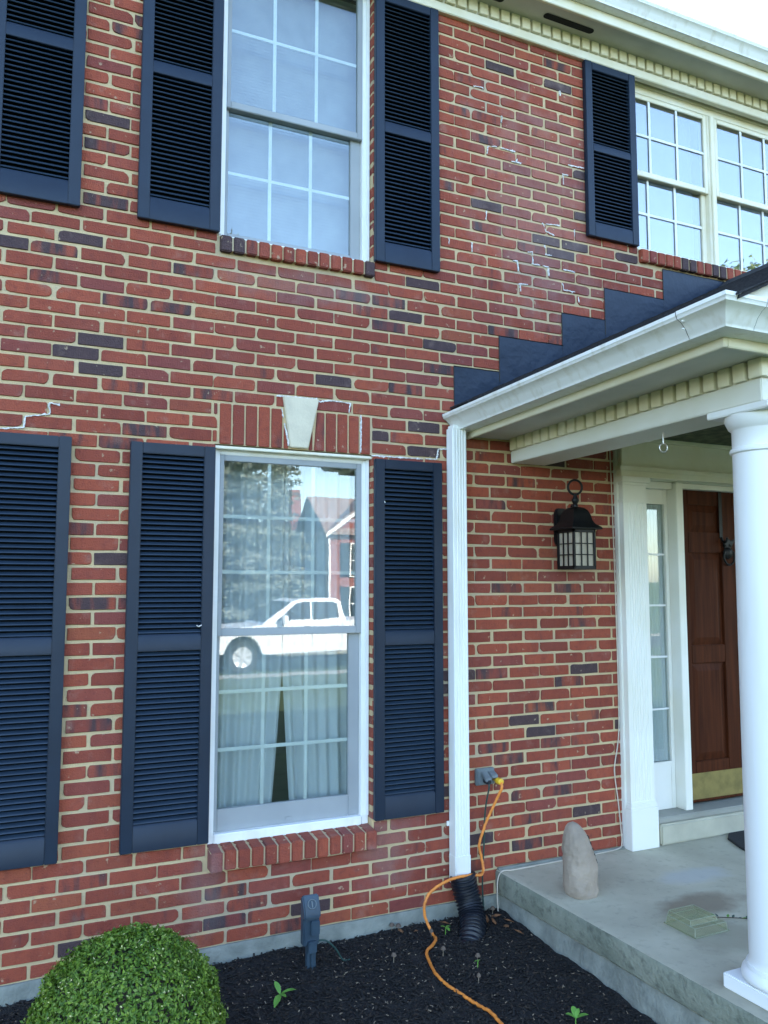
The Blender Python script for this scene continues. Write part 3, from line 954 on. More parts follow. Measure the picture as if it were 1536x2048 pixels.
# ------------------------------------------------------------------ entrance
ent = B('door_surround', 'door_trim', house, (3.218, 3.448, -.030, .118, .131, 2.60), (5.032, 5.262, -.030, .118, .131, 2.60), (3.448, 5.032, .02, .118, 2.335, 2.60), bev=.003)
for x0 in (3.228, 5.070):
    x1 = x0 + .182
    # fluted pilaster: a section with shallow grooves
    pl = [(x0, -.0305), (x0, -.070)]
    nf = 7; fw_ = (x1 - x0 - .05) / nf
    for k in range(nf):
        a = x0 + .025 + k * fw_
        pl += [(a + .004, -.070), (a + .008, -.0665), (a + fw_ - .008, -.0665), (a + fw_ - .004, -.070)]
    pl += [(x1, -.070), (x1, -.0305)]
    m = MB(); m.prism(pl, 2, .405, 2.175)
    p = m.build('pilaster', 'door_trim', ent)
    B('pilaster_base', 'door_trim', ent, (x0 - .012, x1 + .012, -.086, -.0306, .131, .365), (x0 - .006, x1 + .006, -.079, -.0306, .365, .390), (x0 - .002, x1 + .002, -.074, -.0306, .390, .405), bev=.003)
    B('pilaster_capital', 'door_trim', ent, (x0 - .010, x1 + .010, -.080, -.0306, 2.175, 2.195), (x0, x1, -.071, -.0306, 2.195, 2.285), (x0 - .008, x1 + .008, -.079, -.0306, 2.285, 2.300), (x0 - .020, x1 + .020, -.092, -.0306, 2.300, 2.334), bev=.003)
B('entablature', 'trim', ent, (3.212, 5.268, -.078, -.0308, 2.336, 2.372), (3.200, 5.280, -.088, -.0308, 2.372, 2.400), (3.224, 5.256, -.068, -.0308, 2.400, 2.560), (3.200, 5.280, -.092, -.0308, 2.560, 2.600), bev=.004)
B('post', 'door_trim', ent, (3.724, 3.782, .000, .117, .287, 2.333), (4.698, 4.756, .000, .117, .287, 2.333), bev=.003)
B('head', 'door_trim', ent, (3.450, 3.722, .030, .117, 2.290, 2.333), (3.784, 4.696, .030, .117, 2.300, 2.333), (4.758, 5.030, .030, .117, 2.290, 2.333), bev=.003)
for x0, x1 in ((3.450, 3.7235), (4.7565, 5.030)):
    ga, gb = (3.528, 3.688) if x0 < 4 else (4.792, 4.952)
    s = B('sidelight', 'door_trim', house, (x0, ga, .080, .104, .285, 2.289), (gb, x1, .080, .104, .285, 2.289), (ga, gb, .080, .104, .285, .575), (ga, gb, .080, .104, 2.195, 2.289), bev=.003)
    B('stop', 'door_trim', s, (ga - .014, ga, .072, .0797, .562, 2.208), (gb, gb + .014, .072, .0797, .562, 2.208), (ga, gb, .072, .0797, .562, .576), (ga, gb, .072, .0797, 2.194, 2.208), bev=.002)
    MB().box(ga, gb, .0895, .0915, .575, 2.195).build('pane', 'glass', s)
    for k in range(1, 5):
        z = .575 + (2.195 - .575) * k / 5
        B('muntin', 'muntin', s, (ga, gb, .0840, .0890, z - .006, z + .006), bev=.001)
    o = curtain(ga + .001, gb - .001, gb - .001, .578, 2.192, .1005, 'sidelight_curtain', 'sheer curtain strip behind the %s sidelight' % ('left' if x0 < 4 else 'right'), 6, .14)
    o['group'] = 'curtains behind the sidelights'
# the wooden door with sunk panels
door = B('door', 'door_wood', house, (3.783, 4.697, .096, .116, .300, 2.299), bev=0)
cols = [(3.783, 3.893), (4.185, 4.295), (4.587, 4.697)]
rws = [(.300, .552), (1.172, 1.285), (1.890, 2.022), (2.205, 2.299)]
for a, b in cols:
    B('stile', 'door_wood', door, (a, b, .078, .0955, .300, 2.299), bev=.003)
for za, zb in rws:
    B('rail', 'door_wood', door, (3.893, 4.185, .0785, .0955, za, zb), (4.295, 4.587, .0785, .0955, za, zb), bev=.003)
for xa, xb in ((3.893, 4.185), (4.295, 4.587)):
    for za, zb in ((.552, 1.172), (1.285, 1.890), (2.022, 2.205)):
        m = MB(); i = .03
        m.add([(xa + .004, .0955, za + .004), (xb - .004, .0955, za + .004), (xb - .004, .0955, zb - .004), (xa + .004, .0955, zb - .004),
               (xa + i + .02, .085, za + i + .02), (xb - i - .02, .085, za + i + .02), (xb - i - .02, .085, zb - i - .02), (xa + i + .02, .085, zb - i - .02)],
              [(0, 1, 5, 4), (1, 2, 6, 5), (2, 3, 7, 6), (3, 0, 4, 7), (4, 5, 6, 7)])
        m.build('panel', 'door_wood', door)
B('kick_plate', 'brass', door, (3.800, 4.680, .0755, .0778, .318, .480), bev=.0008)
B('threshold', 'concrete', house, (3.45, 5.03, -.052, .118, .2515, .2865), bev=.006)
B('step', 'step_stone', house, (3.450, 5.030, -.075, .118, .1305, .251), bev=.010, seg=3)
# wreath hanger strap over the door top and the knocker
hg = empty('wreath_hanger', (4.18, .07, 1.98), 'black metal strap hooked over the top of the wooden door', 'hanger')
m = MB(); m.box(4.166, 4.196, .0715, .0745, 1.985, 2.299)
m.build('strap', 'black_metal', hg, bev=.001)
m = MB(); m.tube(spline([(4.181, .070, 1.995), (4.181, .060, 1.965), (4.181, .035, 1.960), (4.181, .022, 1.990)], 6), .007, 8)
m.build('hook', 'black_metal', hg, smooth=60)
kn = B('knocker', 'black_metal', door, (4.195, 4.265, .062, .0777, 1.92, 1.96), bev=.006)
m = MB(); m.lathe([(.001, -.016), (.034, -.012), (.042, 0), (.03, .012), (.001, .018)], (4.23, .066, 1.89), 16, axis=1); m.build('boss', 'black_metal', kn, smooth=50)
m = MB(); m.tube([(4.23 + .048 * math.sin(a), .056, 1.865 + .055 * math.cos(a)) for a in np.linspace(.9, 2 * PI - .9, 20)], .007, 8); m.build('ring', 'black_metal', kn, smooth=60)
m = MB(); m.prism([(4.18, 1.95), (4.205, 1.93), (4.23, 1.945), (4.255, 1.93), (4.29, 1.985), (4.25, 1.97), (4.23, 1.985), (4.21, 1.97)], 1, .052, .066); m.build('eagle', 'black_metal', kn, bev=.004)

# ------------------------------------------------------------------ porch roof, cornice, beam, columns
PX0, PX1 = 2.19, 6.29
PMID = (PX0 + PX1) / 2
RISE = .488
roofz = lambda x: 2.662 + RISE * ((x if x <= PMID else 2 * PMID - x) - 2.06)
proof = MB()
proof.prism([(2.075, roofz(2.075) - .026), (PMID, roofz(PMID) - .026), (2 * PMID - 2.075, roofz(2.075) - .026), (2 * PMID - 2.075, roofz(2.075) - .012), (PMID, roofz(PMID) - .012), (2.075, roofz(2.075) - .012)], 1, -1.985, .004)
proof = proof.build('porch_roof', 'shingle', house)
# shingle courses, every shingle its own tab
tabs = {}
def shingle_tab(w):
    key = round(w, 3)
    if key not in tabs:
        m = MB()
        ln, th = .175, .005
        m.add([(0, 0, 0), (ln, 0, ln * RISE), (ln, w, ln * RISE), (0, w, 0), (0, 0, th + .004), (ln, 0, ln * RISE + .002), (ln, w, ln * RISE + .002), (0, w, th + .004)],
              [(0, 1, 2, 3), (4, 7, 6, 5), (0, 4, 5, 1), (1, 5, 6, 2), (2, 6, 7, 3), (3, 7, 4, 0)])
        me = bpy.data.meshes.new('shingle'); me.from_pydata(m.v, [], m.f); me.materials.append(MATS['shingle']); tabs[key] = me
    return tabs[key]
for c in range(15):
    x = 2.065 + c * .142
    y = -1.995 + (c % 2) * .0
    k = 0
    while y < -.03:
        w = .305 if (k or c % 2 == 0) else .155
        w = min(w, -.006 - y)
        o = bpy.data.objects.new('shingle', shingle_tab(w - .004)); COL.objects.link(o)
        o.parent = proof; o.location = Vector((x, y, roofz(x) - .0105 + random.uniform(0, .002))) - WL[proof]
        y += w; k += 1
m = MB(); m.prism([(PMID - .10, roofz(PMID) - .05), (PMID, roofz(PMID)), (PMID + .10, roofz(PMID) - .05), (PMID, roofz(PMID) + .022)], 1, -1.99, -.01); m.build('ridge_cap', 'shingle', proof)
# right slope in plain courses
m = MB()
for c in range(15):
    x = 2 * PMID - 2.065 - c * .142
    m.prism([(x, roofz(x) - .010), (x - .175, roofz(x - .175) - .010), (x - .175, roofz(x - .175) - .008), (x, roofz(x))], 1, -1.99, -.006)
m.build('shingle_courses', 'shingle', proof)
# stepped flashing up the wall
FL = [(2.096, 2.400, 2.903), (2.398, 2.852, 3.116), (2.850, 3.183, 3.320), (3.180, 3.668, 3.525), (3.666, 4.24, 3.730)]
for k, (a, b, zt_) in enumerate(FL):
    m = MB(); n = 14
    top = [(a + (b - a) * i / n, zt_ + random.uniform(-.0012, .0012)) for i in range(n + 1)]
    pl = [(a, roofz(a) - .02), (b, roofz(b) - .02)] + top[::-1]
    y = -.0030 - .0016 * (k % 2)
    m.prism(pl, 1, y - .0013, y)
    f = m.build('flashing_step', 'flashing', proof)
    m = MB(); m.tube([(x, y - .0005, z + .001) for x, z in top], .0032, 5); m.build('sealant_edge', 'black_metal', proof)
    m = MB(); m.tube([(a, y - .0005, zt_), (a + .001, y - .0005, roofz(a) + .02)], .0030, 5); m.build('sealant_edge', 'black_metal', proof)
# soffit, fascia, gutter: left run, front run (pediment base), right run
YF_ = -1.81
sh = lambda v: (v[0], v[1], zt(v[2], v[1]))
m = MB()
m.prism([(2.191, 2.509), (2.469, 2.509), (2.469, 2.519), (2.191, 2.519)], 1, YF_, -.002, sh)
m.prism([(2.4695, 2.509), (6.0105, 2.509), (6.0105, 2.519), (2.4695, 2.519)], 1, YF_, -1.7275, sh)
m.prism([(6.011, 2.509), (6.29, 2.509), (6.29, 2.519), (6.011, 2.519)], 1, YF_, -.002, sh)
psof = m.build('porch_soffit', 'soffit', house)
m = MB()
m.prism([(2.172, 2.492), (2.190, 2.492), (2.190, 2.615), (2.172, 2.615)], 1, YF_ - .018, -.003, sh)
m.prism([(2.1905, 2.492), (6.29, 2.492), (6.29, 2.615), (2.1905, 2.615)], 1, YF_ - .018, YF_, sh)
m.prism([(6.2905, 2.492), (6.308, 2.492), (6.308, 2.615), (6.2905, 2.615)], 1, YF_ - .018, -.003, sh)
m.build('porch_fascia', 'trim', house, bev=.003)
# gutter with a mitred corner, swept along the eave
GP = gutter_profile(0, 2.528, 2.622, w=.150)
def sweep(path, prof, name, mat, parent, shift=None):
    m = MB(); n = len(prof); vs = []
    for px, py, ox, oy in path:
        for d, z in prof:
            v = (px + ox * d, py + oy * d, z)
            vs.append(shift(v) if shift else v)
    fs = [(i * n + k, i * n + (k + 1) % n, (i + 1) * n + (k + 1) % n, (i + 1) * n + k) for i in range(len(path) - 1) for k in range(n)]
    fs += [tuple(range(n))[::-1], tuple(range((len(path) - 1) * n, len(path) * n))]
    m.add(vs, fs)
    return m.build(name, mat, parent, smooth=35)
YG = YF_ - .0185
gx = 2.1715
gut = sweep([(gx, -.004, -1, 0), (gx, -1.0, -1, 0), (gx, YG, -1, -1), (4.0, YG, 0, -1), (6.309, YG, 1, -1), (6.309, -.004, 1, 0)], GP, 'porch_gutter', 'gutter_paint', house, sh)
m = MB(); m.prism([(gx - d * 1.004, z) for d, z in gutter_profile(0, 2.526, 2.624, w=.151)], 1, -.0035, -.0012); m.build('end_cap', 'grey_plastic', gut)
GP2 = [(d + .0018 if d > .02 else d, z + (.0016 if z > 2.6 else -.0012)) for d, z in GP]
sweep([(gx, YG + .075, -1, 0), (gx, YG, -1, -1), (gx + .045, YG, 0, -1)], GP2, 'corner_strip', 'gutter_paint', gut, sh)
m = MB(); m.tube([sh((gx - d - (.0022 if d > .02 else 0), YG + .0765, z)) for d, z in GP[1:10]], .0010, 6); m.build('seam_caulk', 'bark', gut)
m = MB(); m.tube([sh((gx + .0465, YG - d - (.0022 if d > .02 else 0), z)) for d, z in GP[1:10]], .0007, 6); m.build('seam_caulk', 'grey_plastic', gut)
for (yy, zz) in ((YG + .06, 2.585), (YG + .06, 2.556)):
    m = MB(); m.lathe([(.001, -.1395), (.003, -.1390), (.004, -.13)], (gx, yy, zt(zz, yy)), 10, axis=0); m.build('rivet', 'gutter_paint', gut)
# beam with dentils
sb = lambda v: (v[0], v[1], v[2] - (.018 if v[2] > 2.4 else .004) * v[1])
m = MB()
m.prism([(2.462, 2.374), (2.700, 2.374), (2.700, 2.442), (2.462, 2.442)], 1, -1.735, -.012, sb)
m.prism([(2.7005, 2.374), (5.78, 2.374), (5.78, 2.442), (2.7005, 2.442)], 1, -1.735, -1.500, sb)
m.prism([(5.7805, 2.374), (6.018, 2.374), (6.018, 2.442), (5.7805, 2.442)], 1, -1.735, -.012, sb)
beam = m.build('porch_beam', 'beam_paint', house, bev=.004)
m = MB()
sd2 = lambda v: (v[0], v[1], v[2] - .0182 * v[1])
m.prism([(2.470, 2.4425), (2.690, 2.4425), (2.690, 2.520), (2.470, 2.520)], 1, -1.727, -.012, sd2)
m.prism([(2.6905, 2.4425), (5.79, 2.4425), (5.79, 2.520), (2.6905, 2.520)], 1, -1.727, -1.51, sd2)
m.prism([(5.7905, 2.4425), (6.01, 2.4425), (6.01, 2.520), (5.7905, 2.520)], 1, -1.727, -.012, sd2)
m.build('dentil_backing', 'dentil_paint', beam)
pd = MB().box(2.446, 2.4697, 0, .056, 0, .072).build('dentil', 'dentil_paint', beam, bev=.0018, loc=(2.448, 0, 0))
n = 0
y = -.03
while y > -1.70:
    p = Vector((2.446, y - .056, 2.4425 - .0182 * y))
    if n == 0: pd.location = p - WL[beam]
    else: inst(pd, p, beam)
    n += 1; y -= .0755
pf = MB().box(0, .056, -1.7515, -1.7275, 0, .072).build('dentil', 'dentil_paint', beam, bev=.0018, loc=(0, -1.7485, 0))
x = 2.446; n = 0
while x < 6.0:
    p = Vector((x, -1.7515, 2.4745))
    if n == 0: pf.location = p - WL[beam]
    else: inst(pf, p, beam)
    n += 1; x += .0755
# porch ceiling and the gable front (pediment)
B('porch_ceiling', 'ceiling_shade', house, (2.7015, 5.779, -1.498, -.0935, 2.580, 2.600), bev=0)
ped = MB(); ped.prism([(2.30, 2.68), (6.18, 2.68), (PMID, roofz(PMID) - .10)], 1, -1.70, -1.60)
ped = ped.build('pediment', 'trim', house)
for s in (1, -1):
    X = lambda x: x if s == 1 else 2 * PMID - x
    m = MB(); m.prism([(X(2.27), roofz(2.27) - .102), (X(PMID), roofz(PMID) - .102), (X(PMID), roofz(PMID) - .027), (X(2.14), roofz(2.14) - .027)], 1, -1.945, -1.925); m.build('rake_board', 'trim', ped, bev=.003)
    m = MB(); m.prism([(X(2.3), roofz(2.3) - .16), (X(PMID), roofz(PMID) - .16), (X(PMID), roofz(PMID) - .137), (X(2.3), roofz(2.3) - .137)], 1, -1.924, -1.701); m.build('rake_soffit', 'soffit', ped)
m = MB(); m.prism([(-1.83, 2.66), (-1.70, 2.70), (-1.70, 2.63), (-1.83, 2.63)], 0, 2.20, 6.28); m.build('cornice_cap', 'gutter_paint', ped)
# columns
def column(cx, cy, label=None):
    c = MB()
    prof = [(.136, .245), (.130, .262)]
    for i in range(13):
        t = i / 12
        prof.append((.130 - .010 * t ** 1.6, .27 + t * 1.90))
    prof += [(.120, 2.205)]
    c.lathe(prof, (cx, cy, 0), 64)
    col = c.build('porch_column', 'column_paint', house, smooth=40)
    if label: col['label'] = label
    B('plinth', 'column_paint', col, (cx - .160, cx + .160, cy - .160, cy + .160, .1302, .186), bev=.005)
    m = MB(); m.lathe([(.150, .1862), (.158, .192), (.160, .204), (.156, .218), (.148, .226), (.143, .230), (.143, .238), (.139, .246)], (cx, cy, 0), 64); m.build('base_torus', 'column_paint', col, smooth=50)
    m = MB(); m.lathe([(.1205, 2.196), (.129, 2.200), (.131, 2.208), (.128, 2.216), (.1205, 2.220), (.1205, 2.290), (.124, 2.294), (.132, 2.300), (.140, 2.318), (.146, 2.332), (.147, 2.346)], (cx, cy, 0), 64); m.build('capital', 'column_paint', col, smooth=50)
    B('abacus', 'column_paint', col, (cx - .150, cx + .150, cy - .150, cy + .150, 2.3462, 2.3738), bev=.004)
column(2.585, -1.635)
column(5.895, -1.635)
# downspout down the wall beside the porch
ds = MB()
x0, x1, y0, y1 = 2.040, 2.128, -.082, -.014
pl = [(x0, y1), (x0, y0 + .004), (x0 + .004, y0)]
for k in range(4):
    a = x0 + .016 + k * .0165
    pl += [(a, y0), (a + .003, y0 + .002), (a + .008, y0 + .002), (a + .011, y0)]
pl += [(x1 - .004, y0), (x1, y0 + .004), (x1, y1)]
ds.prism(pl, 2, .245, 2.535)
ds = ds.build('downspout', 'white_metal', house)
B('lower_sleeve', 'white_metal', ds, (x0 - .0025, x1 + .0025, y0 - .0025, y1 + .002, .112, .262), bev=.004)
for z in (.40,):
    B('strap', 'white_metal', ds, (x0 - .012, x1 + .012, y1 + .001, y1 + .010, z, z + .025), bev=.002)
B('outlet', 'gutter_paint', ds, (x0 + .008, x1 - .008, y0 + .006, y1 - .004, 2.5352, 2.552), bev=0)

# ------------------------------------------------------------------ things on and by the wall
# wall lantern
LX, LY = 2.803, -.155
ln = empty('wall_lantern', (LX, LY, 1.77), 'black metal wall lantern with a ring on top and small frosted panes', 'lantern')
h = .078
m = MB(); m.prism([(LX - .035, 1.905), (LX + .035, 1.905), (LX + .045, 1.93), (LX + .045, 2.09), (LX + .03, 2.125), (LX - .03, 2.125), (LX - .045, 2.09), (LX - .045, 1.93)], 1, -.030, -.0015); m.build('back_plate', 'black_metal', ln, bev=.006)
m = MB(); m.tube(spline([(LX, -.02, 2.06), (LX, -.06, 2.075), (LX, -.11, 2.10), (LX, -.135, 2.135)], 6), .012, 10); m.build('arm', 'black_metal', ln, smooth=60)
frm = MB(); zb, ztp = 1.772, 1.992
for sx_, sy_ in ((-1, -1), (1, -1), (1, 1), (-1, 1)):
    cx, cy = LX + sx_ * (h - .007), LY + sy_ * (h - .007)
    frm.box(cx - .007, cx + .007, cy - .007, cy + .007, zb, ztp)
frm.box(LX - h, LX + h, LY - h, LY + h, zb - .008, zb + .012)
frm.box(LX - h, LX + h, LY - h, LY + h, ztp - .02, ztp)
frm.build('cage', 'black_metal', ln, bev=.0015)
bars = MB()
for s in (-1, 1):
    for k in (1, 2):
        t = -h + .014 + (2 * h - .028) * k / 3
        bars.box(LX + t - .003, LX + t + .003, LY + s * (h - .004) - .003, LY + s * (h - .004) + .003, zb + .012, ztp - .02)
        bars.box(LX + s * (h - .004) - .003, LX + s * (h - .004) + .003, LY + t - .003, LY + t + .003, zb + .012, ztp - .02)
        z = zb + .012 + (ztp - zb - .032) * k / 3
        bars.box(LX - h + .014, LX + h - .014, LY + s * (h - .0045) - .0025, LY + s * (h - .0045) + .0025, z - .003, z + .003)
        bars.box(LX + s * (h - .0045) - .0025, LX + s * (h - .0045) + .0025, LY - h + .014, LY + h - .014, z - .003, z + .003)
bars.build('glazing_bars', 'black_metal', ln)
for s in (-1, 1):
    B('pane', 'lantern_glass', ln, (LX - h + .0142, LX + h - .0142, LY + s * (h - .012) - .0015, LY + s * (h - .012) + .0015, zb + .0122, ztp - .0202), bev=0)
    B('pane', 'lantern_glass', ln, (LX + s * (h - .012) - .0015, LX + s * (h - .012) + .0015, LY - h + .0142, LY + h - .0142, zb + .0122, ztp - .0202), bev=0)
# bell-shaped square roof of the lantern
vs, fs = [], []
prof = [(.104, 1.990), (.106, 1.998), (.100, 2.006), (.078, 2.022), (.066, 2.045), (.060, 2.075), (.050, 2.100), (.034, 2.116), (.012, 2.122)]
for r_, z in prof:
    vs += [(LX - r_, LY - r_, z), (LX + r_, LY - r_, z), (LX + r_, LY + r_, z), (LX - r_, LY + r_, z)]
for i in range(len(prof) - 1):
    fs += [(i * 4 + k, i * 4 + (k + 1) % 4, i * 4 + 4 + (k + 1) % 4, i * 4 + 4 + k) for k in range(4)]
fs += [(0, 3, 2, 1), tuple(len(prof) * 4 - 4 + k for k in range(4))]
m = MB(); m.add(vs, fs); m.build('roof_cap', 'black_metal', ln, smooth=35)
m = MB(); m.lathe([(.014, 2.118), (.017, 2.128), (.012, 2.138), (.019, 2.152), (.021, 2.163), (.013, 2.178), (.010, 2.190), (.010, 2.196)], (LX, LY, 0), 20); m.build('finial', 'black_metal', ln, smooth=50)
m = MB(); m.tube([(LX + .040 * math.sin(a) * .90, LY - .040 * math.sin(a) * .42, 2.236 + .042 * math.cos(a)) for a in np.linspace(0, 2 * PI, 33)], .0068, 10); m.build('ring', 'black_metal', ln, smooth=60)

# weather-proof outlet with two plugs
ob = empty('outlet_box', (2.262, 0, .60), 'grey weatherproof outlet box with lid on the bricks beside the downspout', 'outlet')
B('box', 'grey_plastic', ob, (2.205, 2.322, -.022, -.001, .592, .680), bev=.004)
B('cover', 'grey_plastic', ob, (2.212, 2.316, -.030, -.0222, .598, .674), bev=.003)
m = MB(); m.prism([(-.031, .668), (-.075, .640), (-.078, .622), (-.070, .620), (-.031, .648)], 0, 2.232, 2.270); m.build('lid', 'grey_plastic', ob, bev=.003)
m = MB(); m.prism([(-.031, .668), (-.070, .652), (-.072, .636), (-.066, .634), (-.031, .650)], 0, 2.275, 2.314); m.build('lid', 'grey_plastic', ob, bev=.003)

def gmul(x, y):
    # surface of the mulch bed
    d = -y
    z = -.072 - .045 * d + .012 * mnoise.noise(Vector((x * 3.1, y * 3.1, 0))) + .008 * mnoise.noise(Vector((x * 11, y * 11, 2)))
    z += .012 * math.exp(-((x - 2.0) ** 2 + (y + .30) ** 2) / .03)
    return z
# orange extension cord
ec = empty('extension_cord', (2.3, -.05, .60), 'orange extension cord running from the outlet across the mulch', 'cord')
m = MB(); m.lathe([(.012, -.105), (.017, -.102), (.018, -.075), (.016, -.062), (.011, -.056), (.009, -.031)], (2.312, 0, .620), 16, axis=1); m.build('plug', 'yellow_plug', ec, smooth=50)
oc = [(2.312, -.098, .618), (2.308, -.112, .590), (2.288, -.085, .520), (2.252, -.055, .420), (2.226, -.045, .350), (2.208, -.040, .285), (2.222, -.042, .215), (2.222, -.055, .165), (2.190, -.085, .150), (2.120, -.100, .163), (2.005, -.110, .165), (1.905, -.110, .135), (1.858, -.110, .100), (1.836, -.115, .055), (1.842, -.118, -.005)]
gc = [(1.865, -.150), (1.855, -.200), (1.812, -.255), (1.742, -.318), (1.715, -.40), (1.690, -.505), (1.695, -.60), (1.716, -.700), (1.738, -.790), (1.752, -.862), (1.752, -.93), (1.740, -1.02), (1.70, -1.15), (1.60, -1.4), (1.45, -1.8), (1.3, -2.3)]
oc += [(x, y, gmul(x, y) + .010) if y > -1.5 else (x, y, gz(y) + .012) for x, y in gc]
m = MB(); sp_ = spline(oc, 14)
sp_ = [Vector(p) + Vector((.0028 * mnoise.noise(Vector((i * .22, 0, 0))), .0028 * mnoise.noise(Vector((i * .22, 5, 0))), .002 * mnoise.noise(Vector((i * .22, 9, 0))))) for i, p in enumerate(sp_)]
m.tube(sp_, .0075, 10, rf=lambda t: .0074 + .0006 * math.sin(t * 900)); m.build('cable', 'orange_cord', ec, smooth=70)
# dark green cord hanging from the other socket
gcord = empty('power_cord', (2.25, -.05, .60), 'dark green power cord hanging beside the downspout into the mulch', 'cord')
B('plug', 'drain_plastic', gcord, (2.240, 2.268, -.078, -.032, .606, .634), bev=.005)
m = MB(); m.tube(spline([(2.254, -.070, .610), (2.252, -.074, .585), (2.248, -.050, .50), (2.242, -.040, .40), (2.240, -.036, .28), (2.232, -.034, .16), (2.228, -.036, .05), (2.230, -.045, -.06), (2.205, -.075, gmul(2.205, -.075) + .004), (2.15, -.11, gmul(2.15, -.11) - .012)], 8), .0044, 8); m.build('cable', 'green_cord', gcord, smooth=70)
# thin white cable along the door trim and across the slab
m = MB()
pts = [(3.190, -.006, 2.50), (3.196, -.007, 2.2), (3.205, -.007, 1.6), (3.208, -.007, 1.0), (3.200, -.008, .78), (3.165, -.010, .62), (3.163, -.010, .55), (3.185, -.008, .40), (3.200, -.008, .25), (3.203, -.010, .165), (3.170, -.020, .138), (3.02, -.030, .1335), (2.75, -.040, .1335), (2.50, -.050, .1335), (2.40, -.050, .1335), (2.352, -.045, .134), (2.325, -.040, .10), (2.318, -.040, .02), (2.320, -.045, -.085)]
m.tube(spline(pts, 8), .0034, 8)
tag(m.build('telephone_cable', 'white_cable', smooth=70), 'thin beige cable running down the door trim and over the slab edge', 'cable')
# corrugated drain pipe
dp = MB()
cl = spline([(2.087, -.070, .160), (2.098, -.076, .09), (2.108, -.098, .025), (2.102, -.140, -.030), (2.070, -.200, -.072), (2.018, -.262, -.112), (1.96, -.315, -.170)], 40)
nr = len(cl)
dp.tube(cl, .06, 28, rf=lambda t: .0645 + .0046 * max(-1, min(1, 1.6 * math.sin(t * 2 * PI * 22))))
tag(dp.build('drain_pipe', 'drain_plastic', smooth=50), 'black corrugated drain pipe bending from the downspout into the mulch', 'pipe')
# garden outlet stake with a timer
tx, ty = 1.188, -.225
ts = empty('timer_stake', (tx, ty, gmul(tx, ty)), 'blue-grey plastic power stake with a round dial, standing in the mulch', 'power stake')
def rbox(m, pts, y0, y1): m.prism(pts, 1, y0, y1)
m = MB(); m.prism([(ty + .030, .025), (ty + .030, .238), (ty + .005, .246), (ty - .030, .172), (ty - .030, .150), (ty - .012, .142), (ty - .012, .025)], 0, tx - .040, tx + .040); m.build('head', 'timer_plastic', ts, bev=.006)
nrm = Vector((0, -.074, .035)).normalized()
m = MB(); c0 = Vector((tx, ty - .0125, .209)); nv = Vector((0, -.90, .43)).normalized(); ux = Vector((1, 0, 0)); uz = nv.cross(ux)
m.tube([c0 + nv * .004 + ux * .020 * math.cos(a) + uz * .020 * math.sin(a) for a in np.linspace(0, 2 * PI, 29)], .0025, 6)
m.build('dial_ring', 'grey_plastic', ts, smooth=60)
m = MB(); m.tube([c0 + nv * .005 + uz * .014, c0 + nv * .005 - uz * .014], .003, 6); m.build('dial_pointer', 'grey_plastic', ts)
B('socket_cover', 'timer_plastic', ts, (tx - .008, tx + .034, ty - .034, ty - .0125, .075, .140), bev=.004)
B('socket_cover', 'timer_plastic', ts, (tx - .020, tx + .022, ty - .030, ty - .0125, -.004, .050), bev=.004)
B('stake', 'timer_plastic', ts, (tx - .020, tx + .024, ty - .008, ty + .016, gmul(tx, ty) - .12, .0245), (tx - .003, tx + .007, ty - .020, ty - .0082, gmul(tx, ty) - .12, .0245), bev=.002)
m = MB(); m.tube(spline([(tx + .030, ty - .004, .040), (tx + .075, ty - .004, .032), (tx + .125, ty + .004, -.015), (tx + .165, ty + .010, gmul(tx + .165, ty) + .012), (tx + .205, ty + .012, gmul(tx + .2, ty) + .004), (tx + .25, ty + .01, gmul(tx + .25, ty) - .02)], 8), .0042, 8); m.build('lead', 'green_cord', ts, smooth=70)

# hook in the porch beam
hk = MB(); hx, hy = 2.58, -1.09
hk.tube([(hx, hy, 2.376), (hx, hy, 2.325)], .0042, 8)
hk.tube([(hx + .018 * math.sin(a) * .9, hy - .018 * math.sin(a) * .42, 2.306 - .020 * math.cos(a + PI)) for a in np.linspace(0, 2 * PI * .97, 25)], .0042, 8)
tag(hk.build('ceiling_hook', 'steel', smooth=60, loc=(hx, hy, 2.376)), 'shiny steel eye hook screwed under the porch beam', 'hook')

# ornamental stone leaning on the slab
st_ = MB(); NZ, NA = 70, 64
vs, fs = [], []
bx_, by_ = 2.540, -.475
SPT = (0, .05, .15, .4, .6, .75, .86, .93, .975, 1)
SPW = (.90, .98, 1, .98, .90, .76, .60, .44, .28, .05)
for j in range(NZ + 1):
    t = j / NZ
    z = .1305 + .345 * t
    wx = .084 * float(np.interp(t, SPT, SPW))
    wy = .086 * float(np.interp(t, SPT, SPW)) ** .9
    ox = .012 * t - .035 * t * t
    for i in range(NA):
        a = 2 * PI * i / NA
        d = 1 + .10 * mnoise.noise(Vector((math.cos(a) * 1.4, math.sin(a) * 1.4, t * 3.2))) + .05 * mnoise.noise(Vector((math.cos(a) * 4, math.sin(a) * 4, t * 9)))
        rg_ = mnoise.noise(Vector((math.cos(a) * 2.2 + 5, math.sin(a) * 2.2, t * 6)))
        d += .045 * (1 - abs(rg_) * 2.4) * (1 if abs(rg_) < .42 else 0) + .022 * mnoise.noise(Vector((math.cos(a) * 9, math.sin(a) * 9, t * 22)))
        ca, sa = math.cos(a), math.sin(a)
        ca = math.copysign(abs(ca) ** .85, ca); sa = math.copysign(abs(sa) ** .85, sa)
        vs.append((bx_ + ox + wx * ca * d + .10 * wy * sa, by_ + wy * sa * d + .03 * t, z))
for j in range(NZ):
    fs += [(j * NA + i, j * NA + (i + 1) % NA, (j + 1) * NA + (i + 1) % NA, (j + 1) * NA + i) for i in range(NA)]
fs += [tuple(range(NA))[::-1], tuple(range(NZ * NA, NZ * NA + NA))]
st_.add(vs, fs)
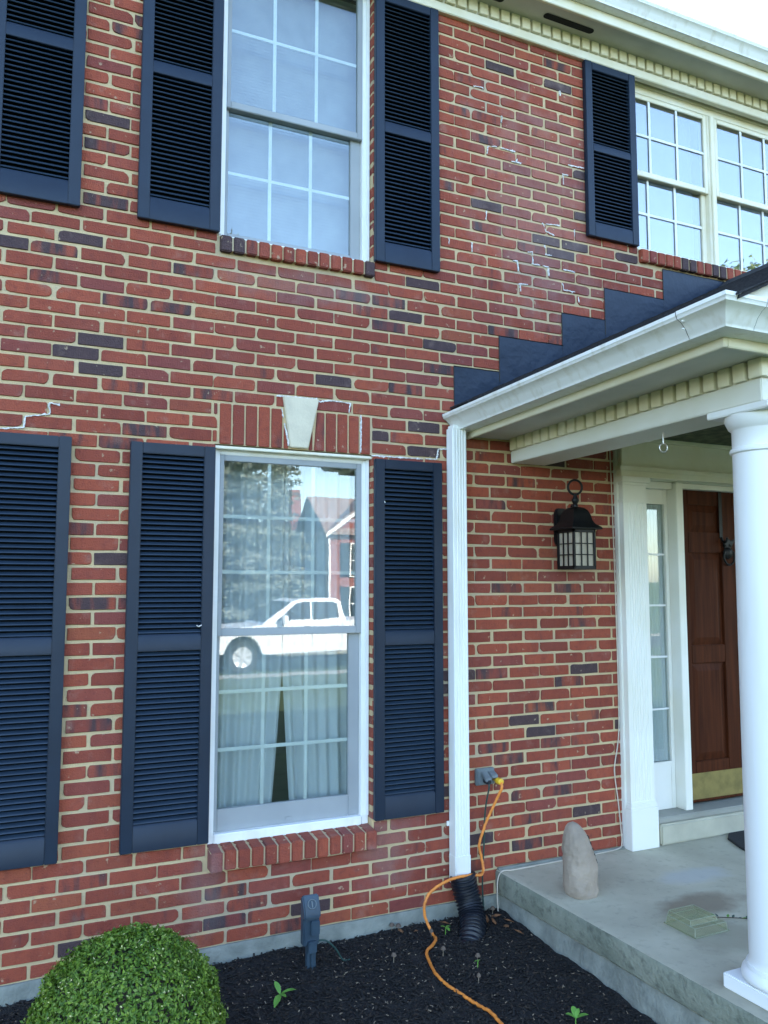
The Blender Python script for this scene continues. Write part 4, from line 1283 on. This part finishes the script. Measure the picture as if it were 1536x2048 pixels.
rock = st_.build('garden_stone', 'stone', smooth=60, loc=(bx_, by_, .1305))
tag(rock, 'upright tan stone with dark carved marks on its right side, on the slab', 'stone')
for k, z in enumerate((.40, .372, .345, .318, .292)):
    t = (z - .1305) / .345
    wx = .084 * float(np.interp(t, SPT, SPW))
    wy = .086 * float(np.interp(t, SPT, SPW)) ** .9
    def sp(a, dz, lift=.003):
        ca, sa = math.cos(a), math.sin(a)
        ca = math.copysign(abs(ca) ** .85, ca); sa = math.copysign(abs(sa) ** .85, sa)
        t2 = (z + dz - .1305) / .345
        d = 1 + .10 * mnoise.noise(Vector((math.cos(a) * 1.4, math.sin(a) * 1.4, t2 * 3.2))) + .05 * mnoise.noise(Vector((math.cos(a) * 4, math.sin(a) * 4, t2 * 9)))
        return (bx_ + .012 * t2 - .035 * t2 * t2 + (wx * d + lift) * ca + .10 * wy * sa, by_ + (wy * d + lift) * sa + .03 * t2, z + dz)
    m = MB()
    m.tube([sp(-.75, .010), sp(-.62, -.010), sp(-.45, .008)], .0030, 5)
    m.tube([sp(-.34, .010), sp(-.30, -.010)], .0030, 5)
    m.build('carved_mark', 'stone_mark', rock)

# clear plastic cover lying on the slab
cp = empty('plastic_cover', (2.73, -1.03, .1302), 'clear plastic box-shaped cover lying on the porch slab by the column', 'plastic cover')
def open_box(m, c, hx, hy, z0, z1, th, taper=.9):
    for sx_, sy_ in ((1, 0), (-1, 0), (0, 1), (0, -1)):
        if sx_:
            p = [(sx_ * hx, -hy), (sx_ * hx, hy)]; q = [(sx_ * hx * taper, -hy * taper), (sx_ * hx * taper, hy * taper)]
        else:
            p = [(-hx, sy_ * hy), (hx, sy_ * hy)]; q = [(-hx * taper, sy_ * hy * taper), (hx * taper, sy_ * hy * taper)]
        m.add([(c[0] + p[0][0], c[1] + p[0][1], z0), (c[0] + p[1][0], c[1] + p[1][1], z0), (c[0] + q[1][0], c[1] + q[1][1], z1), (c[0] + q[0][0], c[1] + q[0][1], z1)], [(0, 1, 2, 3)])
    m.add([(c[0] - hx * taper, c[1] - hy * taper, z1), (c[0] + hx * taper, c[1] - hy * taper, z1), (c[0] + hx * taper, c[1] + hy * taper, z1), (c[0] - hx * taper, c[1] + hy * taper, z1)], [(0, 1, 2, 3)])
m = MB(); open_box(m, (2.755, -1.02), .098, .088, .1312, .168, .002, .95); m.build('lower_tray', 'clear_plastic', cp)
m = MB(); open_box(m, (2.745, -1.005), .080, .070, .1685, .190, .002, .94); m.build('upper_tray', 'clear_plastic', cp)
m = MB(); r0 = [(2.652, -1.113), (2.858, -1.113), (2.858, -.927), (2.652, -.927)]
m.tube([(x, y, .1335) for x, y in r0 + r0[:1]], .0028, 6); m.build('rim', 'clear_plastic', cp)
simple('plastic_edge', (.33, .35, .26), .3)
def ring4(cx, cy, hx, hy, z): return [(cx - hx, cy - hy, z), (cx + hx, cy - hy, z), (cx + hx, cy + hy, z), (cx - hx, cy + hy, z)]
m = MB()
for (cx, cy, hx, hy, z0_, z1_, tp) in ((2.755, -1.02, .098, .088, .1312, .168, .95), (2.745, -1.005, .080, .070, .1685, .190, .94)):
    lo_, hi_ = ring4(cx, cy, hx, hy, z0_), ring4(cx, cy, hx * tp, hy * tp, z1_)
    m.tube(hi_ + hi_[:1], .0011, 5); m.tube(lo_ + lo_[:1], .0011, 5)
    for a_, b_ in zip(lo_, hi_): m.tube([a_, b_], .0013, 5)
m.build('moulded_edge', 'plastic_edge', cp)
# door mat
m = MB(); n = 20
pl = [(3.985, -.078), (4.62, -.078), (4.62, -.48)] + [(3.80 + .16 * (1 - math.cos(PI / 2 * i / 10)) * .0 + .0 * i, -.48) for i in range(1)]
pl = [(3.985, -.080), (4.60, -.080), (4.60, -.50), (3.87, -.50), (3.80, -.43), (3.83, -.30), (3.90, -.15)]
m.prism(pl, 2, .1303, .1430)
tag(m.build('door_mat', 'mat_rubber', bev=.003, loc=(4.2, -.3, .1303)), 'black rubber door mat in front of the doorstep', 'mat')

# ------------------------------------------------------------------ planting bed
nx, ny = 260, 84
X = np.linspace(-2.6, 2.36, nx); Yv = np.linspace(-1.62, .02, ny)
vs = [(float(x), float(y), gmul(x, y) + .006 * mnoise.noise(Vector((x * 38, y * 38, 7))) if y > -1.55 else gz(y) - .02) for y in Yv for x in X]
m = MB(); m.v = vs
m.f = [(j * nx + i, j * nx + i + 1, (j + 1) * nx + i + 1, (j + 1) * nx + i) for j in range(ny - 1) for i in range(nx - 1)]
tag(m.build('mulch_bed', 'mulch', smooth=60), kind='structure')
def chips(n, name, mat, lmin, lmax, wmin, wmax, label, cat, seed, lift=.004):
    g = np.random.default_rng(seed)
    m = MB()
    for _ in range(n):
        x, y = g.uniform(-1.3, 2.33), -abs(g.beta(1.0, 1.25)) * 1.5 - .015
        a = g.uniform(0, PI); l = g.uniform(lmin, lmax) / 2; w = g.uniform(wmin, wmax) / 2; t = w * .35 + .0006
        z = gmul(x, y) + lift + g.uniform(-.003, .004)
        tl = g.uniform(-.5, .5); rl = g.uniform(-.6, .6)
        d = Vector((math.cos(a) * math.cos(tl), math.sin(a) * math.cos(tl), math.sin(tl)))
        s = Vector((-math.sin(a), math.cos(a), rl)).normalized(); u = d.cross(s)
        p = Vector((x, y, z)); b = g.uniform(.5, 1)
        m.add([p - d * l - s * w - u * t, p + d * l - s * w * b - u * t, p + d * l + s * w * b - u * t, p - d * l + s * w - u * t,
               p - d * l - s * w + u * t, p + d * l - s * w * b + u * t, p + d * l + s * w * b + u * t, p - d * l + s * w + u * t],
              [(0, 3, 2, 1), (4, 5, 6, 7), (0, 1, 5, 4), (1, 2, 6, 5), (2, 3, 7, 6), (3, 0, 4, 7)])
    o = m.build(name, mat)
    return tag(o, label, cat, kind='stuff')
chips(15000, 'mulch_chips', 'chip', .012, .045, .003, .010, 'dark shredded bark mulch covering the bed', 'mulch', 3)
chips(1100, 'pale_mulch_bits', 'pale_chip', .003, .015, .0015, .0045, 'pale wood bits scattered over the dark mulch', 'wood bits', 5, .009)
# boxwood ball
bc = Vector((.288, -.86, .142)); BR = .322
bush = empty('boxwood_bush', (bc.x, bc.y, gmul(bc.x, bc.y)), 'round clipped green boxwood bush in the bed at the bottom left', 'bush')
m = MB()
for k in range(7):
    a = k * 2.4
    m.tube([(bc.x, bc.y, gmul(bc.x, bc.y) - .03), (bc.x + .05 * math.cos(a), bc.y + .05 * math.sin(a), bc.z - .1), (bc.x + .2 * math.cos(a), bc.y + .2 * math.sin(a), bc.z + .1)], .01, 6)
m.build('stem', 'bark', bush)
def leaf_cloud(name, mat, parent, samples, size, tones, curl=.25, aspect=.55):
    n = len(samples)
    V = np.zeros((n * 4, 3)); T = np.zeros((n * 4, 4), dtype=np.float32)
    for i, (p, nrm) in enumerate(samples):
        s = size * rng.uniform(.7, 1.25) * (.62 if tones[i][1] > .9 else 1.)
        t = Vector(rng.normal(size=3)); nn = Vector(nrm)
        d = (t - nn * t.dot(nn))
        d.normalize()
        sd_ = nn.cross(d)
        q = [p - d * s * .5, p + sd_ * s * aspect * .5 - nn * s * curl * .2, p + d * s * .5 + nn * s * curl * .3, p - sd_ * s * aspect * .5 - nn * s * curl * .2]
        for k in range(4): V[i * 4 + k] = q[k]
        T[i * 4:i * 4 + 4, :3] = tones[i]
    T[:, 3] = 1
    org = np.array(WL[parent]); V -= org
    me = bpy.data.meshes.new(name)
    me.from_pydata(V.tolist(), [], [(4 * i, 4 * i + 1, 4 * i + 2, 4 * i + 3) for i in range(n)])
    me.materials.append(MATS[mat])
    a = me.attributes.new('tone', 'FLOAT_COLOR', 'POINT'); a.data.foreach_set('color', T.ravel())
    o = bpy.data.objects.new(name, me); COL.objects.link(o)
    o.parent = parent; WL[o] = Vector(org)
    return o
smp, tn = [], []
while len(smp) < 42000:
    d = Vector(rng.normal(size=3)); d.normalize()
    if d.z < -.75: continue
    lump = 1 + .045 * mnoise.noise(d * 4) + .045 * mnoise.noise(d * 11) + .035 * mnoise.noise(d * 26)
    hole = mnoise.noise(d * 9 + Vector((7, 1, 3)))
    if hole < -.42 and rng.random() < .75: continue
    depth = abs(rng.normal()) * .055
    r = BR * lump * (1 - depth) * (1 + rng.uniform(-.008, .016))
    if mnoise.noise(d * 21 + Vector((2, 9, 4))) > .52: r *= 1 + rng.uniform(0, .05)
    p = bc + Vector((d.x * 1.02, d.y * 1.02, d.z)) * r
    n = (d * 1.1 + Vector(rng.normal(size=3)) * .55).normalized()
    smp.append((p, n))
    new = rng.random() < .55 and depth < .03
    flower = rng.random() < .075 and depth < .016 and d.z > -.2
    tn.append((rng.uniform(.35, 1.0) if new else rng.uniform(0, .5), 1. if flower else (.12 if new and rng.random() < .2 else 0.), 0.))
tag(leaf_cloud('foliage', 'boxwood_leaf', bush, smp, .0155, tn), kind='stuff')
# dense inner body so that no light shows through
m = MB(); m.lathe([(BR * .87 * math.sin(a), -BR * .87 * math.cos(a)) for a in np.linspace(.12, PI - .02, 20)], bc, 32)
m.build('light_block_core', 'bark', bush)
# seedlings and weeds
def seedling(x, y, leaves, label):
    z = gmul(x, y)
    s = empty('seedling', (x, y, z), label, 'seedling', 'green seedlings in the mulch')
    m = MB(); m.tube([(x, y, z - .02), (x + .004, y, z + .035)], .0025, 6); m.build('stem', 'weed', s)
    for (a, l, w, el) in leaves:
        m = MB(); vs, fs = [], []
        d = Vector((math.cos(a), math.sin(a), 0)); sd_ = Vector((-math.sin(a), math.cos(a), 0)); n = 6
        for i in range(n + 1):
            t = i / n
            c = Vector((x + .004, y, z + .033)) + d * l * t * math.cos(el) + Vector((0, 0, 1)) * (l * t * math.sin(el) - .25 * l * t * t)
            ww = w * math.sin(PI * (t * .93 + .05)) ** .8
            vs += [c + sd_ * ww + Vector((0, 0, ww * .3)), c, c - sd_ * ww + Vector((0, 0, ww * .3))]
        for i in range(n):
            fs += [(i * 3, i * 3 + 1, i * 3 + 4, i * 3 + 3), (i * 3 + 1, i * 3 + 2, i * 3 + 5, i * 3 + 4)]
        m.add(vs, fs); m.build('leaf', 'weed', s, smooth=80)
seedling(.975, -.43, [(1.9, .07, .013, .95), (-.25, .075, .012, .45), (-2.2, .075, .014, .0), (-1.2, .04, .010, .3)], 'green seedling with three long leaves right of the bush')
seedling(1.930, -.16, [(.2, .034, .008, .2), (2.6, .03, .007, .4), (-1.5, .034, .009, .1)], 'small green weed between the orange cord and the drain pipe')
seedling(2.03, -1.07, [(1.2, .06, .013, .8), (2.6, .05, .012, .6), (-.4, .06, .012, .5), (.4, .05, .010, 1.0)], 'green weed at the bottom edge below the slab')
seedling(1.90, -.52, [(.5, .020, .004, .1), (2.9, .018, .004, .1)], 'tiny yellow-green weed right of the orange cord')
# mushrooms along the foundation
for k, (u, v) in enumerate([(779, 1868), (796, 1872), (862, 1880), (886, 1920), (955, 1925), (957, 1965), (787, 1930), (985, 1838)]):
    P = on_wall(u, v, -.07)
    d = (P - CAM).normalized(); t = 0
    q = CAM + d * ((-.095 - CAM.z) / d.z)
    x, y = q.x, min(q.y, -.03); z = gmul(x, y)
    s = empty('mushroom', (x, y, z), ['brown mushroom nearest the foundation, left of the cord', 'brown mushroom by the foundation, second from the left', 'brown mushroom beside the orange cord at the foundation', 'brown mushroom in the mulch right of the cord bend', 'brown mushroom in open mulch below the drain pipe', 'widest tan mushroom in the mulch right of the cord', 'small tan mushroom in the mulch left of the cord', 'dark mushroom by the slab corner behind the drain pipe'][k], 'mushroom', 'brown mushrooms in the mulch')
    hgt = random.uniform(.022, .038)
    m = MB(); m.tube([(x, y, z - .015), (x + .002, y, z + hgt)], .0016, 6); m.build('stalk', 'pale_chip', s)
    r = random.uniform(.009, .015)
    m = MB(); m.lathe([(r, hgt - .004), (r * .95, hgt), (r * .6, hgt + .008), (.001, hgt + .012)], (x + .002, y, z), 14); m.build('cap', 'mushroom', s, smooth=60)
# dead leaves by the slab corner
DL = [(2.27, -.10), (2.22, -.16), (2.30, -.18), (2.25, -.23), (1.80, -.09), (1.73, -.06), (2.28, -.30), (2.20, -.12), (1.98, -.07)]
for k, (x, y) in enumerate(DL):
    z = gmul(x, y) + .012
    m = MB(); a = random.uniform(0, 6); l, w = random.uniform(.02, .035), random.uniform(.010, .016)
    d = Vector((math.cos(a), math.sin(a), .2)); s_ = Vector((-math.sin(a), math.cos(a), .3)); p = Vector((x, y, z))
    m.add([p - d * l, p - d * l * .3 + s_ * w, p + d * l * .5 + s_ * w * .8, p + d * l, p + d * l * .4 - s_ * w * .7, p - d * l * .3 - s_ * w, p + Vector((0, 0, .008))], [(0, 1, 6), (1, 2, 6), (2, 3, 6), (3, 4, 6), (4, 5, 6), (5, 0, 6)])
    tag(m.build('dead_leaf', 'dead_leaf', loc=p), 'curled rust-brown dead leaf on the mulch near the drain pipe', 'leaf', 'dead leaves on the mulch')
# sprig lying on the slab behind the column
sp = empty('leafy_sprig', (2.98, -1.05, .131), 'dry green leafy sprig lying on the slab behind the column', 'sprig')
m = MB(); m.tube(spline([(2.90, -.985, .137), (2.95, -1.02, .140), (3.02, -1.06, .138), (3.08, -1.10, .136)], 5), .0022, 6); m.build('twig', 'bark', sp)
for k in range(11):
    t = k / 10; p = Vector((2.90 + .17 * t, -.985 - .11 * t, .139)); a = random.uniform(0, 6)
    d = Vector((math.cos(a), math.sin(a), .35)) * .024; s_ = Vector((-math.sin(a), math.cos(a), 0)) * .007
    m = MB(); m.add([p, p + d * .5 + s_, p + d, p + d * .5 - s_], [(0, 1, 2, 3)]); m.build('leaf', 'green_cord' if k % 3 else 'weed', sp)

# ------------------------------------------------------------------ across the street (seen in the window panes)
def spruce(x, y, z, hgt, rad, seed, label):
    g = np.random.default_rng(seed)
    t = empty('spruce_tree', (x, y, z), label, 'tree')
    m = MB(); m.tube([(x, y, z - .2), (x, y, z + hgt * .5), (x, y, z + hgt)], .2, 8, rf=lambda q: .22 * (1 - q) + .02)
    limbs = []
    smp, tn = [], []
    hh = .4
    while hh < hgt - .15:
        t_ = hh / hgt
        r0 = rad * (1 - t_) ** .80 + .06
        nb = 11
        a0 = g.uniform(0, 6)
        for k in range(nb):
            a = a0 + 2 * PI * k / nb + g.uniform(-.2, .2)
            l = r0 * g.uniform(.75, 1.12)
            droop = g.uniform(.10, .32)
            for q in np.linspace(.12, 1, max(5, int(l * 6.5))):
                for e in range(6):
                    c = Vector((x + math.cos(a) * l * q, y + math.sin(a) * l * q, z + hh - droop * l * q + .12 * l * q * q + g.normal() * .07))
                    c += Vector((-math.sin(a), math.cos(a), 0)) * g.normal() * .20 * l * (.25 + .35 * (1 - q))
                    n = Vector((math.cos(a) * .5, math.sin(a) * .5, .8)) + Vector(g.normal(size=3)) * .6
                    n.normalize(); smp.append((c, n)); tn.append((g.uniform(0, 1) * (.35 + .65 * q), 0, 0))
        hh += .34
    m.build('trunk', 'bark', t)
    tag(leaf_cloud('crown', 'spruce_needle', t, smp, .27, tn, .5, .36), kind='stuff')
def maple(x, y, z, hgt, rad, cz, seed, label, n=5200):
    g = np.random.default_rng(seed)
    t = empty('shade_tree', (x, y, z), label, 'tree')
    m = MB(); m.tube(spline([(x, y, z - .3), (x + .1, y, z + hgt * .25), (x - .1, y + .1, z + hgt * .55), (x, y, z + hgt * .85)], 5), .2, 10, rf=lambda q: .26 * (1 - q) + .03)
    cl = []
    for k in range(34):
        d = Vector(g.normal(size=3)); d.normalize()
        c = Vector((x, y, cz)) + Vector((d.x * rad, d.y * rad, d.z * rad * .95)) * g.uniform(.35, .85)
        cl.append((c, rad * g.uniform(.28, .48)))
        m.tube(spline([(x, y, z + hgt * g.uniform(.3, .5)), tuple((Vector((x, y, cz)) + c) / 2), tuple(c)], 4), .04, 6, rf=lambda q: .07 * (1 - q) + .012)
    m.build('trunk', 'bark', t)
    smp, tn = [], []
    for i in range(n):
        c, r = cl[int(g.integers(len(cl)))]
        d = Vector(g.normal(size=3)); d.normalize()
        smp.append((c + d * r * g.uniform(.5, 1.1), (d + Vector(g.normal(size=3)) * .7).normalized())); tn.append((g.uniform(0, 1), 0, 0))
    tag(leaf_cloud('crown', 'maple_leaf', t, smp, .30, tn, .4, .7), kind='stuff')
spruce(7.5, -27.0, gz(-27), 16.5, 3.8, 21, 'tall grey-green spruce reflected in the left of the lower window')
spruce(15.2, -45.0, gz(-45), 11.6, 2.0, 22, 'slim dark spruce reflected behind the chimney in the lower window')
maple(14.3, -25.5, gz(-25), 10.5, 2.9, 8.4, 31, 'dark leafy tree reflected at the top right of the lower window', 6000)
maple(32.2, -22.0, gz(-22), 17.0, 3.4, 14.0, 32, 'yellow-green tree reflected in the lower right of the twin window', 6000)
maple(22.0, -31.0, gz(-31), 8.5, 2.8, 5.5, 33, 'broad leafy tree across the street, reflected in the sidelight', 4500)
maple(-9.0, -33.0, gz(-33), 10.5, 3.6, 6.8, 34, 'leafy tree across the street left of the spruce', 4500)
# neighbour's house
nh = empty('neighbour_house', (19.5, -36, gz(-36)), 'red brick house with a pinkish roof reflected in the lower window', 'house')
hx0, hx1, hy0, hy1, hz0, hz1 = 14.35, 26.5, -34.0, -38.6, -.9, 4.25
B('wall', 'house_wall_far', nh, (hx0, hx1, hy1, hy0, hz0, hz1), bev=0)
B('side_siding', 'siding_far', nh, (hx0 - .06, hx0 - .002, hy1, hy0, hz0, hz1), bev=0)
m = MB(); m.prism([(hy1, hz1), (hy0, hz1), ((hy0 + hy1) / 2, 6.10)], 0, hx0 - .055, hx0 + .15); m.build('gable_end', 'siding_far', nh)
m = MB(); yr = (hy0 + hy1) / 2
m.prism([(hy0 + .35, hz1 - .05), (yr, 6.16), (hy1 - .35, hz1 - .05), (hy1 - .35, hz1 + .08), (yr, 6.32), (hy0 + .35, hz1 + .08)], 0, hx0 - .3, hx1 + .3)
rf_ = m.build('roof', 'roof_far', nh)
B('chimney', 'house_wall_far', nh, (hx0 - .55, hx0 + .35, -39.5, -38.62, -.9, 5.2), (hx0 - .35, hx0 + .15, -39.4, -38.7, 5.2, 6.95), bev=0)
# cross gable on the front with white rake trim
gx0, gx1, gzp = 14.35, 19.3, 6.2
m = MB(); m.prism([(gx0, hz1 - .1), (gx1, hz1 - .1), ((gx0 + gx1) / 2, gzp - .2)], 1, -33.95, -34.2); m.build('front_gable', 'house_wall_far', nh)
m = MB(); xm = (gx0 + gx1) / 2
m.prism([(gx0 - .25, hz1 - .05), (xm, gzp), (gx1 + .25, hz1 - .05), (gx1 + .25, hz1 + .08), (xm, gzp + .15), (gx0 - .25, hz1 + .08)], 1, -33.6, -36.3); m.build('gable_roof', 'roof_far', nh)
for s in (1, -1):
    a, b = (gx0 - .27, xm) if s == 1 else (gx1 + .27, xm)
    m = MB(); m.prism([(a, hz1 - .22), (b, gzp - .18), (b, gzp + .02), (a, hz1 + .02)], 1, -33.58, -33.52); m.build('rake_trim', 'white_metal', nh)
B('corner_downspout', 'white_metal', nh, (gx0 + .02, gx0 + .12, -33.99, -33.90, hz0, hz1 - .2), bev=0)
for (wx, wz) in ((15.55, 2.15), (15.55, -.05), (18.0, 2.15), (18.0, -.05), (21.2, 2.15), (21.2, -.05), (24, 2.15), (24, -.05)):
    w_ = B('window', 'white_metal', nh, (wx - .08, wx + .98, -33.98, -33.92, wz - .08, wz + 1.68), bev=0)
    B('pane', 'dark_glass', w_, (wx, wx + .9, -33.918, -33.91, wz, wz + .78), (wx, wx + .9, -33.918, -33.91, wz + .84, wz + 1.6), bev=0)
    for sx_ in (-.5, 1.06):
        B('shutter', 'dark_hole', nh, (wx + sx_, wx + sx_ + .40, -33.98, -33.93, wz - .05, wz + 1.65), bev=0)
# white pickup truck parked at the far kerb side
TG = -.535
TX, TY = 4.38, -16.15          # front bumper x, near side y
tr = empty('pickup_truck', (TX + 2.9, TY - 1.0, TG), 'white pickup truck parked in the street, reflected in the lower window', 'truck')
def TP(x, z): return (TX + x, TG + z)
wy0, wy1 = TY - 2.0, TY
def arch(cx, r, n=10): return [(cx + r * math.cos(a), .42 + r * math.sin(a)) for a in np.linspace(PI + .35, -.35, n)][::-1]
fwx, rwx, wr = .92, 4.62, .41
low = [(.06, .50), (.02, .75), (.05, 1.02), (.20, 1.10), (1.55, 1.20), (2.02, 1.24), (3.74, 1.26), (3.78, 1.26), (3.80, 1.30), (5.80, 1.32), (5.84, .70), (5.80, .52)]
ar = lambda cx: [(cx + .50 * math.cos(a), .42 + .52 * math.sin(a)) for a in np.linspace(.18, PI - .18, 12)]
low += [(rwx + .50, .50)] + ar(rwx) + [(rwx - .50, .50), (fwx + .56, .46)] + ar(fwx) + [(fwx - .52, .50)]
m = MB(); m.prism([TP(*p) for p in low], 1, wy0, wy1); m.build('body', 'truck_paint', tr, bev=.035, seg=3)
cab = [(1.42, 1.185), (2.24, 1.80), (2.48, 1.86), (3.46, 1.86), (3.58, 1.82), (3.74, 1.25)]
m = MB(); n = len(cab)
vs = []
for k, (yy) in enumerate((wy0 + .06, wy1 - .06)):
    for (x, z) in cab:
        ins = (.0 if z < 1.4 else .10) * (1 if k == 0 else -1)
        vs.append((TX + x, yy + ins, TG + z))
fs = [tuple(range(n))[::-1], tuple(range(n, 2 * n))] + [(i, (i + 1) % n, n + (i + 1) % n, n + i) for i in range(n)]
m.add(vs, fs); m.build('cab', 'truck_paint', tr, bev=.03, seg=3)
def slab_on_side(poly, nm, mat, off=.035, th=.05):
    for side in (1, -1):
        m = MB(); vs = []
        for o_ in (off, off - th):
            for (x, z) in poly:
                t = min(max((z - 1.25) / .58, 0), 1) * .10 + (.06 if z > 1.2 else 0)
                y = (wy1 - t + o_) if side == 1 else (wy0 + t - o_)
                vs.append((TX + x, y, TG + z))
        n = len(poly)
        m.add(vs, [tuple(range(n)), tuple(range(n, 2 * n))[::-1]] + [(i, (i + 1) % n, n + (i + 1) % n, n + i) for i in range(n)])
        m.build(nm, mat, tr)
slab_on_side([(1.80, 1.31), (2.34, 1.74), (2.54, 1.78), (2.72, 1.78), (2.72, 1.33), (2.20, 1.33), (2.10, 1.27)], 'side_window', 'dark_glass')
slab_on_side([(2.80, 1.33), (2.80, 1.78), (3.36, 1.78), (3.47, 1.74), (3.53, 1.36)], 'side_window', 'dark_glass')
m = MB(); m.add([(TX + 1.50, wy0 + .16, TG + 1.26), (TX + 1.50, wy1 - .16, TG + 1.26), (TX + 2.20, wy1 - .24, TG + 1.785), (TX + 2.20, wy0 + .24, TG + 1.785)], [(0, 1, 2, 3)]); m.build('windscreen', 'dark_glass', tr)
for x in (1.95, 2.76, 3.60):
    for y in (wy1 + .0015, wy0 - .0015):
        B('door_seam', 'tyre', tr, (TX + x - .006, TX + x + .006, y - .001, y + .001, TG + .60, TG + 1.22), bev=0)
for x in (2.50, 3.34):
    for y in (wy1 + .012, wy0 - .012):
        B('door_handle', 'chrome', tr, (TX + x, TX + x + .2, y - .012, y + .012, TG + 1.10, TG + 1.14), bev=.006)
for y, s in ((wy1, 1), (wy0, -1)):
    B('side_mirror', 'truck_paint', tr, (TX + 1.88, TX + 2.02, y + s * .02, y + s * .24, TG + 1.22, TG + 1.44), bev=.03)
    B('side_step', 'chrome', tr, (TX + 1.75, TX + 3.95, y + s * .01, y + s * .12, TG + .42, TG + .48), bev=.01)
    B('body_crease', 'truck_paint', tr, (TX + 1.6, TX + 3.95, y - .004, y + s * .012, TG + .70, TG + .76), bev=.005)
for y in (wy1 - .02, wy0 + .02):
    B('headlight', 'chrome', tr, (TX - .01, TX + .22, y - .16, y + .022 if y > TY - 1 else y + .14, TG + .80, TG + 1.02), bev=.02)
    B('tail_light', 'lamp_red', tr, (TX + 5.70, TX + 5.85, y - .1, y + .022 if y > TY - 1 else y + .08, TG + .85, TG + 1.22), bev=.01)
B('front_bumper', 'chrome', tr, (TX - .08, TX + .18, wy0 + .02, wy1 - .02, TG + .42, TG + .66), bev=.04)
B('grille', 'tyre', tr, (TX - .012, TX + .05, wy0 + .24, wy1 - .24, TG + .72, TG + 1.02), bev=.01)
B('rear_bumper', 'chrome', tr, (TX + 5.78, TX + 5.98, wy0 + .05, wy1 - .05, TG + .46, TG + .66), bev=.03)
for cx in (fwx, rwx):
    for y, s in ((wy1 - .02, 1), (wy0 + .02, -1)):
        m = MB(); c = (TX + cx, y, TG + wr)
        q = lambda d: -s * d
        prof = [(.26, q(.02)), (.30, q(.0)), (wr - .03, q(-.01)), (wr, q(.03)), (wr, q(.22)), (wr - .03, q(.26)), (.26, q(.25))]
        m.lathe(prof, c, 32, axis=1); w_ = m.build('wheel', 'tyre', tr, smooth=40)
        m = MB(); m.lathe([(.264, q(.022)), (.258, q(.002)), (.24, q(.012)), (.05, q(.016)), (.04, q(-.012))], c, 32, axis=1); m.build('rim', 'rim_metal', w_, smooth=40)
        m = MB()
        for k in range(6):
            a = 2 * PI * k / 6 + .3
            d = Vector((math.cos(a), 0, math.sin(a))); t_ = Vector((-math.sin(a), 0, math.cos(a))); c0 = Vector(c) + Vector((0, q(-.010), 0))
            m.add([c0 + d * .04 - t_ * .035, c0 + d * .04 + t_ * .035, c0 + d * .25 + t_ * .045, c0 + d * .25 - t_ * .045, c0 + Vector((0, q(.03), 0)) + d * .04 - t_ * .035, c0 + Vector((0, q(.03), 0)) + d * .04 + t_ * .035, c0 + Vector((0, q(.03), 0)) + d * .25 + t_ * .045, c0 + Vector((0, q(.03), 0)) + d * .25 - t_ * .045],
                  [(0, 1, 2, 3), (7, 6, 5, 4), (0, 4, 5, 1), (1, 5, 6, 2), (2, 6, 7, 3), (3, 7, 4, 0)])
        m.build('spokes', 'rim_metal', w_)
B('chassis', 'tyre', tr, (TX + .3, TX + 5.6, wy0 + .3, wy1 - .3, TG + .32, TG + .52), bev=0)
